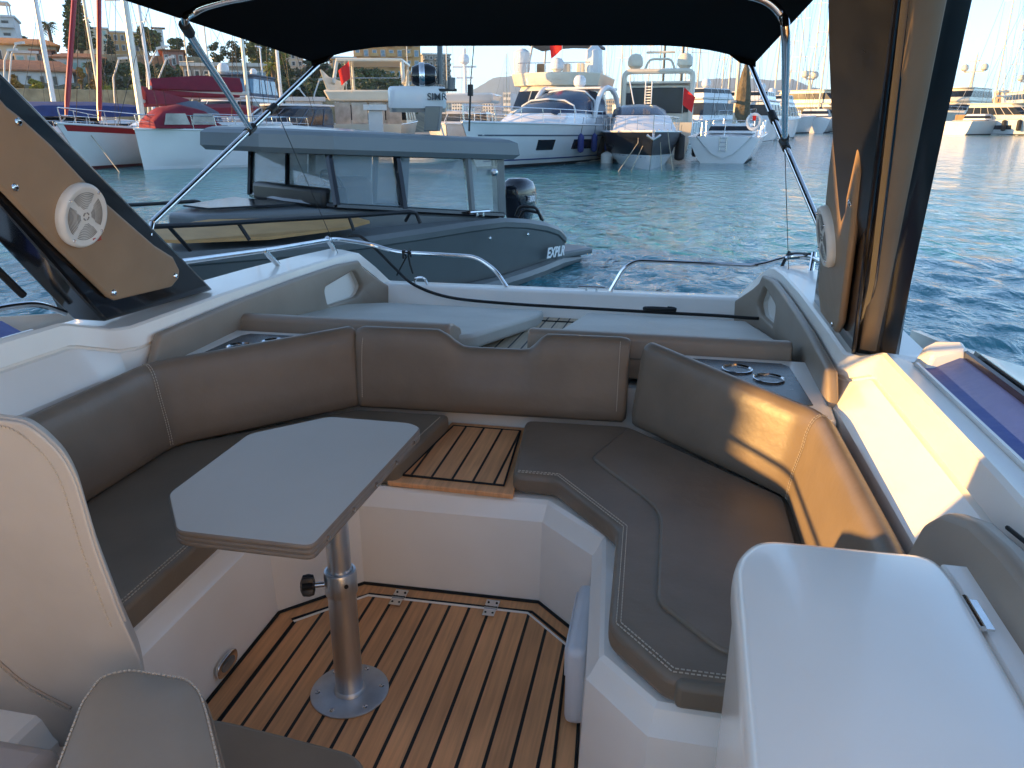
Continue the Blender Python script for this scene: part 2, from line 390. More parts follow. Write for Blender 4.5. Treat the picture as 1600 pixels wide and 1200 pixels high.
# folded black and torn cover end where channel meets the pillar (right)
g = MB(); a = PX(1415, 495, .83); 
g.loft([[(.755, 2.44, .84), (.80, 2.45, .84), (.885, 2.42, .84), (.88, 2.34, .84), (.76, 2.34, .84)], [(.775, 2.43, .90), (.81, 2.435, .925), (.875, 2.41, .93), (.87, 2.36, .925), (.785, 2.36, .90)]])
g.build('window_channel_end', GEL, boat, bevel=.01)
# toe groove along the inside of the rear coaming is part of the loft; rails -----------------
def rail(pts, r, name, parent, m=CHR, fr=.06, n=10):
    return MB().tube(fillet(pts, fr, 6), r, n).build(name, m, parent)
rl = rail([(-2.0, 2.25, 1.05), (-1.99, 2.9, .985), (-1.975, 3.6, .925), (-1.94, 4.30, .88), (-1.78, 4.45, .83), (-1.62, 4.46, .785), (-1.12, 4.46, .775), (-1.0, 4.455, .70), (-.93, 4.45, .602)], .0125, 'grab_rail', boat)
plabel(rl, 'long left grab rail running round the bow corner')
for p in ((-1.975, 3.55), (-1.945, 4.22)):
    MB().tube([(p[0], p[1]-.02, .90 if p[1] > 4 else .93), (p[0]+.0, p[1]+.10, .84 if p[1] < 4 else .78)], .014, 10).build('rail_stanchion', CHR, rl)
rr_ = rail([(.785, 2.95, .955), (.775, 3.3, .93), (.74, 4.25, .87), (.66, 4.43, .84), (.50, 4.45, .78), (-.17, 4.45, .785), (-.24, 4.45, .74), (-.31, 4.45, .602)], .0125, 'grab_rail', boat)
plabel(rr_, 'right grab rail with its low loop on the bow wall')
for p in ((.765, 3.72), (.745, 4.2)):
    MB().tube([(p[0], p[1], .90), (p[0]-.015, p[1]-.06, .81)], .014, 10).build('rail_stanchion', CHR, rr_)
cl = MB(); 
for dx in (-.03, .03): cl.lathe([(.008, 0), (.007, .02)], (-.42+dx, 4.44, .60), n=8)
cl.tube([(-.50, 4.44, .624), (-.34, 4.44, .624)], .007, 8); cl.build('cleat', CHR, boat)
cl = MB(); cl.tube(smooth_path([(-1.50, 4.43, .60), (-1.49, 4.43, .635), (-1.44, 4.43, .64), (-1.42, 4.43, .60)]), .008, 8); cl.build('cleat', CHR, boat)

# corner trays with cup holders
def cup(c, parent):
    o = MB().lathe([(.047, -.075), (.049, -.01), (.052, .0), (.054, .004), (.050, .005), (.046, .0), (.043, -.07), (.001, -.072)], c, n=28).build('cup_holder', CHR, parent)
    return o
for sd in (-1, 1):
    q = (lambda x, y, z=0: (x, y)) if sd > 0 else (lambda x, y, z=0: (2*CX-x, y))
    rim = [q(-.02, 2.86), q(.03, 2.915), q(.54, 2.91), q(.565, 2.75), q(.535, 2.30), q(.47, 2.25)]
    t = MB().prism(rim, .52, .694).build('corner_tray', GEL, boat, bevel=.012)
    deep = [q(.07, 2.80), q(.12, 2.86), q(.44, 2.855), q(.465, 2.82), q(.485, 2.42), q(.44, 2.40)]
    MB().prism(deep, .69, .697).build('tray_mat', DTRAY, t, bevel=.002)
    for cc in ((.275, 2.745), (.375, 2.655)):
        p = q(*cc); cup((p[0], p[1], .699), t)

# ---------------------------------------------------------------- cushions
def stitched(o_path, parent, z, r=.0016, dash=.012):
    """a row of short stitches along a 3D path"""
    g = MB(); pts = [Vector(p) for p in o_path]; carry = 0
    for a, b in zip(pts[:-1], pts[1:]):
        d = (b-a).length; n = max(1, int(d/dash)); t = (b-a)/n
        for i in range(n):
            g.tube([a+t*i+t*.12, a+t*i+t*.80], r, 4)
    return g.build('stitching', STI, parent)
def cushion(name, label, cat, poly, z0, z1, m, bev=.022, group=None, tilt=None):
    c = Vector((sum(p[0] for p in poly)/len(poly), sum(p[1] for p in poly)/len(poly), z0))
    t = thing(name, label, cat, c, group=group)
    pl = fillet([(p[0], p[1], 0) for p in poly], .035, 4, True)
    g = MB(); n = len(pl)
    f = tilt or (lambda x, y: 0)
    g.add([(p.x, p.y, z0+f(p.x, p.y)) for p in pl]+[(p.x, p.y, z1+f(p.x, p.y)) for p in pl], [tuple(reversed(range(n))), tuple(range(n, 2*n))]+[(i, (i+1) % n, n+(i+1) % n, n+i) for i in range(n)])
    g.build('pad', m, t, bevel=bev, seg=4)
    return t
GB = 'taupe cushions of the bow seating'
lc = cushion('seat_cushion', 'dark taupe seat cushion of the left bench, half hidden under the grey table', 'cushion',
    [(-1.215, 1.22), (-1.215, 1.96), (-1.0, 2.23), (-.85, 2.24), (-.80, 2.735), (-1.19, 2.72), (-1.735, 2.2), (-1.735, 1.22)], .372, .445, VIN2, group=GB)
stitched([(-1.245, 1.25, .4462), (-1.245, 1.97, .4462), (-1.016, 2.258, .4462)], lc, 0)
stitched([(-1.235, 1.25, .4455), (-1.235, 1.966, .4455), (-1.01, 2.248, .4455)], lc, 0)
stitched([(-.878, 2.27, .4462), (-.832, 2.70, .4462)], lc, 0)
rc = cushion('seat_cushion', 'taupe seat cushion of the right bench, wrapping the well with a low raised fold', 'cushion',
    [(-.455, 2.255), (-.315, 2.255), (-.09, 1.97), (-.078, 1.515), (.06, 1.36), (.43, 1.36), (.435, 2.25), (-.1, 2.76), (-.50, 2.745)], .372, .445, VIN, group=GB)
sp = [(-.440, 2.283, .4462), (-.302, 2.283, .4462), (-.062, 1.982, .4462), (-.050, 1.527, .4462), (.072, 1.390, .4462), (.40, 1.390, .4462)]
stitched(sp, rc, 0); stitched([(-.440, 2.273, .4455), (-.306, 2.273, .4455), (-.072, 1.978, .4455), (-.060, 1.523, .4455), (.068, 1.380, .4455), (.40, 1.380, .4455)], rc, 0)
pan = [(-.21, 2.42), (-.02, 2.16), (.015, 2.10), (.03, 2.03), (.03, 1.62), (.17, 1.46), (.40, 1.46), (.40, 2.24), (-.10, 2.72)]
pl = fillet([(p[0], p[1], 0) for p in pan], .03, 4, True)
MB().prism([(p.x, p.y) for p in pl], .43, .455).build('raised_panel', VIN, rc, bevel=.008, seg=3)
MB().prism([(.075, 1.345), (.425, 1.345), (.425, 1.42), (.075, 1.42)], .376, .441).build('end_panel', VIN2, rc, bevel=.015)

def sweep_back(name, label, stations, prof, m, group=GB, bottoms=None):
    """stations: (x, y, nx, ny, ztop); prof: list of (outward, fraction-or-abs height)"""
    c = Vector((sum(s[0] for s in stations)/len(stations), sum(s[1] for s in stations)/len(stations), .45))
    t = thing(name, label, 'cushion', c, group=group)
    rings = []
    n = len(stations)
    for i, (x, y, nx, ny, zt) in enumerate(stations):
        ring = []
        e = 0
        for o, h in prof:
            z = .448+h if h < .2 else zt-(.40-h) if h > .2 else .448+h
            ring.append((x+nx*o, y+ny*o, z))
        # pillow the ends
        if i in (0, n-1):
            cx_ = sum(p[0] for p in ring)/len(ring); cy_ = sum(p[1] for p in ring)/len(ring); cz_ = sum(p[2] for p in ring)/len(ring)
            ring = [(cx_+(p[0]-cx_)*.80, cy_+(p[1]-cy_)*.80, cz_+(p[2]-cz_)*.93) for p in ring]
        rings.append(ring)
    MB().loft(rings).build('pad', m, t, angle=60)
    return t
# profile (outward from seat face, height code: <.2 above seat; >.2 -> .40-h below the top)
PR = [(.02, 0), (.004, .015), (0, .05), (.012, .12), (.030, .30), (.036, .345), (.046, .375), (.056, .392), (.070, .40), (.088, .399), (.102, .387), (.110, .36), (.112, .30), (.11, .05), (.10, 0)]
xs = [-1.19, -1.178, -1.16, -1.0, -.9, -.86, -.82, -.79, -.76, -.73, -.68, -.62, -.57, -.53, -.50, -.48, -.455, -.43, -.39, -.3, -.15, -.128, -.115]
def ctop(x):
    def s(a, b, t): t = max(0, min(1, (t-a)/(b-a))); return t*t*(3-2*t)
    return .772 - .066*s(-.865, -.745, x)*(1-s(-.515, -.425, x))
cb = sweep_back('backrest_cushion', 'straight taupe centre backrest with a dip cut into its top edge', [(x, 2.715+.04*(x+1.19), 0, 1, ctop(x)-(.004 if i in (1, len(xs)-2) else 0)) for i, x in enumerate(xs)], PR, VIN)
stitched([(-.150, 2.752, .50), (-.150, 2.768, .63), (-.150, 2.785, .71), (-.150, 2.81, .762)], cb, 0, .0014, .008)
stitched([(-1.158, 2.712, .50), (-1.158, 2.728, .63), (-1.158, 2.745, .71), (-1.158, 2.775, .762)], cb, 0, .0014, .008)
def side_stations(side):
    pth = [(-.10, 2.745), (.20, 2.443), (.375, 2.265), (.408, 2.21), (.425, 2.13), (.43, 1.9), (.43, 1.2), (.43, .6)]
    pts = []
    fp = fillet([(p[0], p[1], 0) for p in [pth[0], (.402, 2.228), (.418, .6)]], .06, 8)
    fp = [fp[0], fp[0].lerp(fp[1], .02), fp[0].lerp(fp[1], .06), fp[0].lerp(fp[1], .5)]+fp[1:]+[]
    fp = fp[:-1]+[fp[-2].lerp(fp[-1], .5), fp[-1]]
    out = []
    for i, p in enumerate(fp):
        a = fp[max(0, i-1)]; b = fp[min(len(fp)-1, i+1)]; t = (b-a).normalized(); nrm = Vector((-t.y, t.x))
        x, y = p.x, p.y; nx, ny = nrm.x, nrm.y
        if side < 0: x = 2*CX-x-.0; nx = -nx
        q_ = min(1, max(0, (2.74-p.y)/.45)); out.append((x, y, nx, ny, .770-(.036 if side > 0 else .018)*q_))
    return out
rb_ = sweep_back('backrest_cushion', 'right backrest cushion bent round the seating, its top glowing in the sun', side_stations(1), PR, VIN)
lb_ = sweep_back('backrest_cushion', 'left backrest cushion bent round the seating in full shade', side_stations(-1), PR, VIN)
for t, sgn in ((rb_, 1), (lb_, -1)):
    for dx in (.0, .008):
        pts = []
        for o, z in [(o_, z_-((.036 if sgn > 0 else .018) if z_ > .6 else 0)) for o_, z_ in ((-.002, .47), (.0, .50), (.008, .56), (.0275, .67), (.034, .717), (.044, .747), (.054, .7628), (.070, .7722), (.095, .7695))]:
            x, y = .4035, 2.19; nx, ny = .93, .36
            px_, py_ = x+nx*(o-.002)-dx*.36, y+ny*(o-.002)+dx
            pts.append((px_ if sgn > 0 else 2*CX-px_, py_, z))
        stitched(pts, t, 0, .0013, .008)

# ---------------------------------------------------------------- sunpads (fall towards the bow)
def SPZ(x, y): return -(y-3.1)*.13
GP = 'sunpads on the bow'
lp = cushion('sunpad', 'left bow sunpad in pale grey taupe vinyl, with the clipped corner at the teak walkway', 'sunpad',
    [(-1.83, 3.06), (-.87, 3.06), (-.80, 3.14), (-.66, 3.95), (-.66, 4.2), (-1.62, 4.24), (-1.80, 4.05)], .60, .672, VINP, .018, GP, SPZ)
rp = cushion('sunpad', 'right bow sunpad in pale grey taupe vinyl beside the black rope loop', 'sunpad',
    [(-.50, 3.06), (.50, 3.06), (.50, 3.5), (.44, 4.15), (-.42, 4.2), (-.45, 3.7)], .60, .672, VINP, .018, GP, SPZ)
GW = 'headrest wedges of the sunpads'
def wedge(lbl, x0, x1, nose):
    t = thing('headrest_wedge', lbl, 'cushion', ((x0+x1)/2, 3.0, .6), group=GW)
    pr = [(2.925, .575), (2.925, .66), (2.94, .738), (2.965, .752), (3.02, .742), (3.12, .70), (3.14, .66), (3.10, .58)]
    MB().loft([[(x, y+(.0), z) for y, z in pr] for x in (x0, x0+.015, x0+.05, (x0+x1)/2, x1-.05, x1-.015, x1)]).build('pad', VINB, t, bevel=.01, seg=3)
    g = MB(); g.tube([(x0+.01, 2.9225, .662), (x1-.01, 2.9225, .662)], .003, 5); g.build('seam', VIN2, t)
wedge('left headrest wedge at the foot of the left sunpad', -1.80, -.855, 1)
wedge('right headrest wedge at the foot of the right sunpad', -.53, .49, 1)

# ---------------------------------------------------------------- side bolsters with pocket, along the coaming
def holed_strip(outline, holes, path_fn, thick, m, parent, name):
    bm = bmesh.new(); loops = []
    def loop(pts):
        vs = [bm.verts.new((p[0], p[1], 0)) for p in pts]
        return [bm.edges.new((vs[i], vs[(i+1) % len(vs)])) for i in range(len(vs))]
    es = loop(outline)
    for h in holes: es += loop(h)
    bmesh.ops.triangle_fill(bm, use_beauty=True, use_dissolve=False, edges=es)
    r = bmesh.ops.extrude_face_region(bm, geom=list(bm.faces))
    for v in [e for e in r['geom'] if isinstance(e, bmesh.types.BMVert)]: v.co.z = thick
    bmesh.ops.recalc_face_normals(bm, faces=bm.faces)
    for v in bm.verts: v.co = Vector(path_fn(v.co.x, v.co.y, v.co.z))-WORLD_OFF.get(parent.name, Vector())
    bmesh.ops.recalc_face_normals(bm, faces=bm.faces)
    me = bpy.data.meshes.new(name); bm.to_mesh(me); bm.free(); me.materials.append(m)
    o = bpy.data.objects.new(name, me); COL.objects.link(o); o.parent = parent
    b = o.modifiers.new('bevel', 'BEVEL'); b.width = .012; b.segments = 3; b.limit_method = 'ANGLE'; b.angle_limit = R(40)
    for f in me.polygons: f.use_smooth = True
    return o
PTH = [(-1.822, 2.2), (-1.826, 3.2), (-1.822, 4.0), (-1.79, 4.25), (-1.69, 4.38)]
def path_pt(s):
    acc = 0
    for a, b in zip(PTH[:-1], PTH[1:]):
        d = math.dist(a, b)
        if s <= acc+d or b is PTH[-1]:
            t = (s-acc)/d; tx, ty = (b[0]-a[0])/d, (b[1]-a[1])/d
            return a[0]+(b[0]-a[0])*t, a[1]+(b[1]-a[1])*t, ty, -tx
        acc += d
def rnd(pts, r, k=5): return [(p.x, p.y) for p in fillet([(a, b, 0) for a, b in pts], r, k, True)]
for sd in (-1, 1):
    t = thing('side_bolster', 'padded taupe bolster on the left coaming with an oval pocket near the bow' if sd < 0 else 'padded taupe bolster on the right coaming, its rear tip catching the sun', 'bolster', (-1.88 if sd < 0 else .62, 3.2, .6), group='padded bolsters along the bow coamings')
    out = []
    top = [(.12, .70), (.20, .812), (.75, .812), (1.35, .80), (1.80, .785), (2.02, .77), (2.12, .68), (2.26, .58)] if sd < 0 else [(.22, .70), (.30, .79), (.75, .80), (1.35, .795), (1.80, .785), (2.02, .77), (2.12, .68), (2.26, .58)]
    bot = [(2.28, .46), (1.8, .50), (1.2, .55), (.6, .59), (.24, .62)]
    ol = []
    for a, b in zip(top[:-1], top[1:]): ol += [(a[0]+(b[0]-a[0])*k/4, a[1]+(b[1]-a[1])*k/4) for k in range(4)]
    ol.append(top[-1])
    for a, b in zip(bot[:-1], bot[1:]): ol += [(a[0]+(b[0]-a[0])*k/4, a[1]+(b[1]-a[1])*k/4) for k in range(4)]
    ol.append(bot[-1])
    hole = rnd([(1.58, .695), (1.61, .59), (1.98, .565), (2.05, .61), (1.97, .725)], .035, 5)
    def pf(s, z, d, sd=sd):
        x, y, nx, ny = path_pt(s); x += nx*(d-.0); y += ny*(d)
        return (x, y, z) if sd < 0 else (2*CX-x, y, z)
    holed_strip(ol, [hole], pf, .035, VINB, t, 'padding')
    # pocket liner behind the hole
    g = MB(); rings = []
    for d, k in ((.030, 1.04), (.0, 1.04), (-.05, .95), (-.10, .8)):
        cs = sum(h[0] for h in hole)/len(hole); cz = sum(h[1] for h in hole)/len(hole)
        rings.append([pf(cs+(h[0]-cs)*k, cz+(h[1]-cz)*k, min(d, .012)) for h in hole])
    g.loft(rings, True, False); n_ = len(hole); b_ = len(g.v)-n_; g.f.append(tuple(range(b_, b_+n_)))
    g.build('pocket', GELS, t)
# small bolster on the right coaming next to the locker
t = thing('side_bolster', 'short padded bolster on the right wall beside the white locker', 'bolster', (.56, 1.1, .9))
ol = [(1.42, .70), (1.455, .81), (1.42, .855), (1.33, .885), (1.22, .897), (.3, .918), (.3, .70)]
MB().slab([(.605-(.9-z)*.45, y, z) for y, z in ol], (-.045, 0, 0)).build('padding', VINB, t, bevel=.016, seg=4)
g = MB(); g.tube([(.602, 1.31, .889), (.607, 1.22, .900), (.614, .3, .921)], .004, 6); g.build('piping', GAS, t)
# shade in the gaps between backrests and coamings, built as black strips
MB().prism([(.50, .4), (.53, .4), (.53, 2.25), (.50, 2.25)], .36, .66).build('gap_shade_strip', GAS, boat)
MB().prism([(2*CX-.50, .4), (2*CX-.53, .4), (2*CX-.53, 2.25), (2*CX-.50, 2.25)], .36, .66).build('gap_shade_strip', GAS, boat)

# ---------------------------------------------------------------- table
tb = thing('pedestal_table', 'grey six sided pedestal table standing in the cockpit well', 'table', (-.808, 1.664, 0))
top = [PZ(264, 771, .69), PZ(277, 829, .69), PZ(487, 853, .69), PZ(657, 668, .69), PZ(640, 661, .69), PZ(514, 651, .69), PZ(389, 678, .69)]
top = [(p.x, p.y, 0) for p in top]
tp = fillet(top, .022, 5, True); n = len(tp)
MB().prism([(p.x, p.y) for p in tp], .684, .6905).build('tabletop', GREYT, tb, bevel=.002)
def shrink(poly, d):
    c = Vector((sum(p.x for p in poly)/len(poly), sum(p.y for p in poly)/len(poly), 0)); return [c+(p-c)*(1-d) for p in poly]
rings = []
zz = .684
prof = [(0.0, .6905), (-.006, .688), (-.008, .684), (-.006, .680), (0, .678), (-.006, .676), (-.008, .672), (-.006, .668), (0, .666), (-.006, .664), (-.008, .660), (-.004, .655), (.01, .652), (.2, .652)]
for d, z in prof: rings.append([(p.x, p.y, z) for p in shrink(tp, d)])
MB().loft(rings, True, False).build('edge_moulding', EDGE, tb, angle=20)
for k in range(5):
    g = MB(); a = Vector(top[2]).lerp(Vector(top[3]), .1+.2*k); nrm = Vector((Vector(top[3])-Vector(top[2])).yx.to_3d()); nrm = Vector((nrm.x, -nrm.y, 0)).normalized()
    g.lathe([(.006, -.004), (.006, .0035), (.002, .005)], (a.x+nrm.x*.002, a.y+nrm.y*.002, .670), axis=(nrm.x, nrm.y, 0), n=10); g.build('edge_screw', CHR, tb)
bx_, by_ = -.808, 1.664
MB().lathe([(.0385, .006), (.0385, .375)], (bx_, by_, 0), n=32).build('lower_pole', ALU, tb)
MB().lathe([(.0315, .37), (.0315, .655)], (bx_, by_, 0), n=32).build('upper_pole', ALU, tb)
co = MB().lathe([(.0385, .335), (.043, .337), (.044, .34), (.044, .40), (.042, .405), (.036, .406), (.033, .402)], (bx_, by_, 0), n=32).build('collar', ALU, tb)
g = MB(); g.lathe([(.006, 0), (.006, .003)], (bx_+.03, by_-.033, .378), axis=(.65, -.75, 0), n=10); g.build('grub_screw', BLKP, co)
kd = Vector((-.90, -.35, 0)).normalized(); kc = Vector((bx_, by_, .365))+kd*.040
kn = MB(); kn.lathe([(.008, 0), (.008, .03)], kc, axis=kd, n=12); kn = kn.build('clamp_bolt', CHR, tb)
g = MB(); u_ = kd.cross(Vector((0, 0, 1))); rings = []
for r_, z_ in ((.012, .028), (.024, .032), (.027, .045), (.025, .060), (.012, .066)):
    rings.append([kc+kd*z_+(u_*math.cos(a)+Vector((0, 0, 1))*math.sin(a))*(r_*(1+.16*math.cos(7*a))) for a in [2*math.pi*k/42 for k in range(42)]])
g.loft(rings).build('knob', BLKP, tb)
MB().lathe([(.108, 0.005), (.110, .006), (.110, .010), (.107, .012), (.045, .013), (.043, .020), (.0385, .024)], (bx_, by_, 0), n=48).build('base_plate', ALUP, tb)
for k in range(6):
    a = R(20+60*k); MB().lathe([(.0075, 0), (.0075, .002), (.004, .0035), (.001, .0025)], (bx_+.09*math.cos(a), by_+.09*math.sin(a), .0115), n=10).build('screw', CHR, tb)

# ---------------------------------------------------------------- helm seat at the lower left
hs = thing('helm_seat', 'light taupe upholstered seat with stitched arm pad at the lower left', 'seat', (-1.2, .9, 0))
bo = [PY(-120, 640, 1.08), PY(0, 655, 1.08), PY(38, 660, 1.08), PY(66, 680, 1.08), PY(98, 712, 1.08), PY(118, 750, 1.08), PY(150, 860, 1.08), PY(190, 965, 1.08), PY(226, 1045, 1.08), PY(236, 1110, 1.08), PY(100, 1170, 1.08), PY(-160, 1160, 1.08)]
g = MB(); bo = fillet(bo, .03, 4, True); g.slab(bo, (-.105, .12, -.045)); g.build('backrest', VINL, hs, bevel=.022, seg=4)
stitched([p+Vector((-.030, -.0015, -.012)) for p in bo[3:39]], hs, 0, .0020, .011)
MB().tube([p+Vector((-.009, .012, -.003)) for p in bo[3:39]], .004, 6).build('piping', VINL, hs)
# lower seam of the backrest
sm = smooth_path([PY(-20, 1020, 1.075), PY(30, 1058, 1.082), PY(75, 1082, 1.086), PY(115, 1102, 1.086)], 6)
MB().tube([Vector((p.x, 1.079, p.z)) for p in sm], .004, 6).build('seam', VINB, hs)
stitched([Vector((p.x, 1.078, p.z-.012)) for p in sm], hs, 0, .0018, .012)
# arm pad
ap = [PZ(40, 1330, .585), PZ(95, 1185, .585), PZ(128, 1098, .585), PZ(158, 1056, .585), PZ(200, 1046, .585), PZ(290, 1060, .585), PZ(310, 1078, .585), PZ(320, 1108, .585), PZ(340, 1190, .585), PZ(356, 1320, .585)]
ap = fillet([(p.x, p.y, 0) for p in ap], .018, 4, True)
rings = []
for s_, z in ((1.04, .52), (1.06, .552), (1.05, .570), (1.02, .580), (.96, .585), (.4, .588)):
    c = Vector((sum(p.x for p in ap)/len(ap), sum(p.y for p in ap)/len(ap), 0)); rings.append([(c.x+(p.x-c.x)*s_, c.y+(p.y-c.y)*s_, z) for p in ap])
aro = MB().loft(rings).build('arm_pad', mat('mid_taupe_vinyl', (.27, .225, .175), .4, noise=(4, .1), bump=[(600, .12, .001), (8, .25, .012)]), hs, angle=70)
c = Vector((sum(p.x for p in ap)/len(ap), sum(p.y for p in ap)/len(ap), 0))
MB().tube([(c.x+(p.x-c.x)*1.062, c.y+(p.y-c.y)*1.062, .553) for p in ap], .005, 6).build('piping', VIN, aro)
stitched([(c.x+(p.x-c.x)*1.008, c.y+(p.y-c.y)*1.008, .5835) for p in ap], aro, 0, .0020, .010)
MB().loft([[(c.x+(p.x-c.x)*s_, c.y+(p.y-c.y)*s_, z) for p in ap] for s_, z in ((1.10, .1), (1.12, .42), (1.10, .52), (1.055, .548))], True, False).build('arm_side', VINL, hs)
stitched([(c.x+(p.x-c.x)*1.103, c.y+(p.y-c.y)*1.103, .523) for p in ap], hs, 0, .0020, .010)
# seat base cushion at the bottom edge and second low cushion
MB().prism([(-1.7, .2), (-1.02, .2), (-1.02, .93), (-1.7, .93)], .36, .47).build('seat', mat('cool_taupe_vinyl', (.30, .28, .27), .3, noise=(4, .08), bump=[(600, .1, .001)]), hs, bevel=.03)
MB().prism([(-1.7, .2), (-.62, .2), (-.62, .84), (-1.7, .84)], 0, .30).build('seat_base', GEL, hs, bevel=.02)
lc2 = cushion('foot_cushion', 'low grey taupe cushion cut off by the bottom edge beside the teak floor', 'cushion', [(-1.1, .3), (-1.1, 1.165), (-.84, 1.165), (-.545, 1.135), (-.48, 1.06), (-.46, .3)], .30, .345, VIN2, .012)
MB().prism([(-1.05, .35), (-1.05, 1.10), (-.85, 1.10), (-.57, 1.08), (-.50, 1.0), (-.50, .35)], 0, .30).build('box', GEL, lc2)

# ---------------------------------------------------------------- white hinged locker at the lower right
lk = thing('console_locker', 'glossy white locker with a hinged rounded lid at the lower right', 'locker', (.32, .85, 0))
GELG = mat('glossy_gelcoat', (0.80, 0.78, 0.72), .22, noise=(2.5, .04), bump=[(2.2, .08, .01)], coat=.35)
bd = fillet([(.125, .3, 0), (.150, 1.19, 0), (.20, 1.255, 0), (.505, 1.265, 0), (.60, 1.26, 0), (.62, .3, 0)], .06, 6, True)
def ringo(s_, z, poly, c=None):
    c = c or Vector((sum(p.x for p in poly)/len(poly), sum(p.y for p in poly)/len(poly), 0)); return [(c.x+(p.x-c.x)*s_, c.y+(p.y-c.y)*s_, z) for p in poly]
MB().loft([ringo(1.02, 0, bd), ringo(1.0, .6, bd), ringo(1.0, .795, bd)], True, True).build('body', GELG, lk, bevel=.008)
ld = fillet([(.118, .3, 0), (.142, 1.18, 0), (.185, 1.262, 0), (.475, 1.262, 0), (.488, 1.20, 0), (.475, .3, 0)], .05, 6, True)
MB().loft([ringo(1.0, .79, ld), ringo(1.004, .812, ld), ringo(1.0, .828, ld), ringo(.988, .842, ld), ringo(.965, .851, ld), ringo(.92, .856, ld), ringo(.4, .860, ld)], True, True).build('lid', GELG, lk, angle=60)
MB().prism([(.482, .3), (.495, 1.20), (.49, 1.262), (.60, 1.262), (.615, .3)], .795, .835).build('lid_hinge_rail', GELG, lk, bevel=.006)
for y in (1.10, .62):
    g = MB(); g.box((.487, y, .845), (.035, .075, .004)); g.tube([(.487, y-.04, .848), (.487, y+.04, .848)], .005, 8); g.build('hinge', CHR, lk)

# ---------------------------------------------------------------- arch pillars
LA, LB_ = -1.9-.2*.87, .2
RA, RB_ = .62+.2*.8, -.2
def lp_(px, py, o=0): p = PL(px, py, LA, LB_); return p+Vector((o, 0, 0))
def rp_(px, py, o=0): p = PL(px, py, RA, RB_); return p+Vector((o, 0, 0))
def yz(side, y, z, o=0):
    x = (LA+LB_*z+o) if side < 0 else (RA+RB_*z-o); return Vector((x, y, z))
# left pillar
pl_ = thing('arch_pillar', 'raked glossy black arch pillar on the left coaming, taupe padded inside', 'pillar', (-1.95, 2.6, .86))
ol = [lp_(335, 453), lp_(0, 110), yz(-1, 1.35, 2.06), yz(-1, .75, 2.06), yz(-1, 1.40, 1.72), lp_(0, 318), lp_(118, 452), lp_(165, 503)]
MB().slab(ol, (-.13, 0, 0)).build('frame', BLK, pl_, bevel=.012, seg=3)
pn = [lp_(272, 420, .004), lp_(262, 400, .004), lp_(233, 390-8, .004), lp_(150, 310, .004), lp_(70, 225, .004), lp_(20, 180, .004), lp_(0, 165, .004), yz(-1, 1.55, 1.85, .004), yz(-1, 1.27, 1.85, .004), lp_(0, 303, .004), lp_(77, 383, .004), lp_(160, 463, .004), lp_(170, 468, .004), lp_(260, 447, .004), lp_(271, 433, .004)]
MB().slab(pn, (.022, 0, -.004)).build('padded_panel', mat('brown_vinyl', (.36, .24, .15), .42, noise=(4, .1), bump=[(500, .12, .001), (7, .3, .01)]), pl_, bevel=.010, seg=4)
def screw_cup(p, ax, parent, r=.013):
    s_ = MB().lathe([(r, 0), (r, .003), (r*.65, .006), (r*.3, .004), (.001, .004)], p, axis=ax, n=14).build('screw', CHR, parent); return s_
for a, b in ((10, 292), (15, 190), (264, 430), (167, 456)): screw_cup(lp_(a, b, .026), (1, 0, .2), pl_, .012)
# right pillar
pr_ = thing('arch_pillar', 'tall glossy black arch pillar on the right coaming, padded inside and partly sunlit', 'pillar', (.70, 2.8, .8))
ol = [rp_(1268, 490), rp_(1276, 430), rp_(1330, 0), yz(1, 1.75, 2.2), yz(1, 1.25, 2.2), rp_(1400, 0), rp_(1352, 440), rp_(1330, 552)]
gb = MB(); gb.slab(ol, (.035, 0, 0)); gb.build('inner_frame', BLK, pr_, bevel=.01, seg=3)
pn = [rp_(1294, 488, -.004), rp_(1290, 440, -.004), rp_(1308, 270, -.004), rp_(1345, 0, -.004), yz(1, 1.70, 2.15, .004), yz(1, 1.33, 2.15, .004), rp_(1383, 0, -.004), rp_(1372, 120, -.004), rp_(1345, 360, -.004), rp_(1325, 505, -.004), rp_(1318, 520, -.004)]
MB().slab(pn, (-.024, 0, -.004)).build('padded_panel', MATS['brown_vinyl'], pr_, bevel=.012, seg=4)
# outer glossy shell facing aft: edge line from pillar back edge to the outer edge
a0, a1 = rp_(1334, 552), rp_(1402, 0)
o0 = PY(1418, 495, 2.42); o1 = PY(1530, 0, 1.95)
def ext(a, b, z): t = (z-a.z)/(b.z-a.z); return a.lerp(b, t)
rings = []
for z in (.80, .95, 1.1, 1.3, 1.5, 1.7, 1.9, 2.2):
    A = ext(a0, a1, z); B_ = ext(o0, o1, z); w_ = B_-A; w_.z = 0; nrm = Vector((w_.y, -w_.x, 0)).normalized()
    ring = []
    for t, d in ((.0, .0), (.05, -.010), (.10, -.002), (.5, .006), (.58, -.004), (.66, .002), (.93, -.004), (1.0, -.035)):
        ring.append(A+w_*t+nrm*d)
    ring += [A+w_*.9-nrm*.22, A+w_*.08-nrm*.22]
    for q in ring: q.z = z
    rings.append(ring)
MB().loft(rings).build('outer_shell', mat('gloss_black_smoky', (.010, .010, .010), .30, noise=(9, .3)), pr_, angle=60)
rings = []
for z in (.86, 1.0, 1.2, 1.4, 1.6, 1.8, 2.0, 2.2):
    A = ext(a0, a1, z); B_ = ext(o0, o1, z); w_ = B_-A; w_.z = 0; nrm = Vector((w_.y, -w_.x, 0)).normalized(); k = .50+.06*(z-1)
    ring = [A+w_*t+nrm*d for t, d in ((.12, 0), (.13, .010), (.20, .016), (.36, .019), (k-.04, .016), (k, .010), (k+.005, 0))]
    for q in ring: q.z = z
    rings.append(ring)
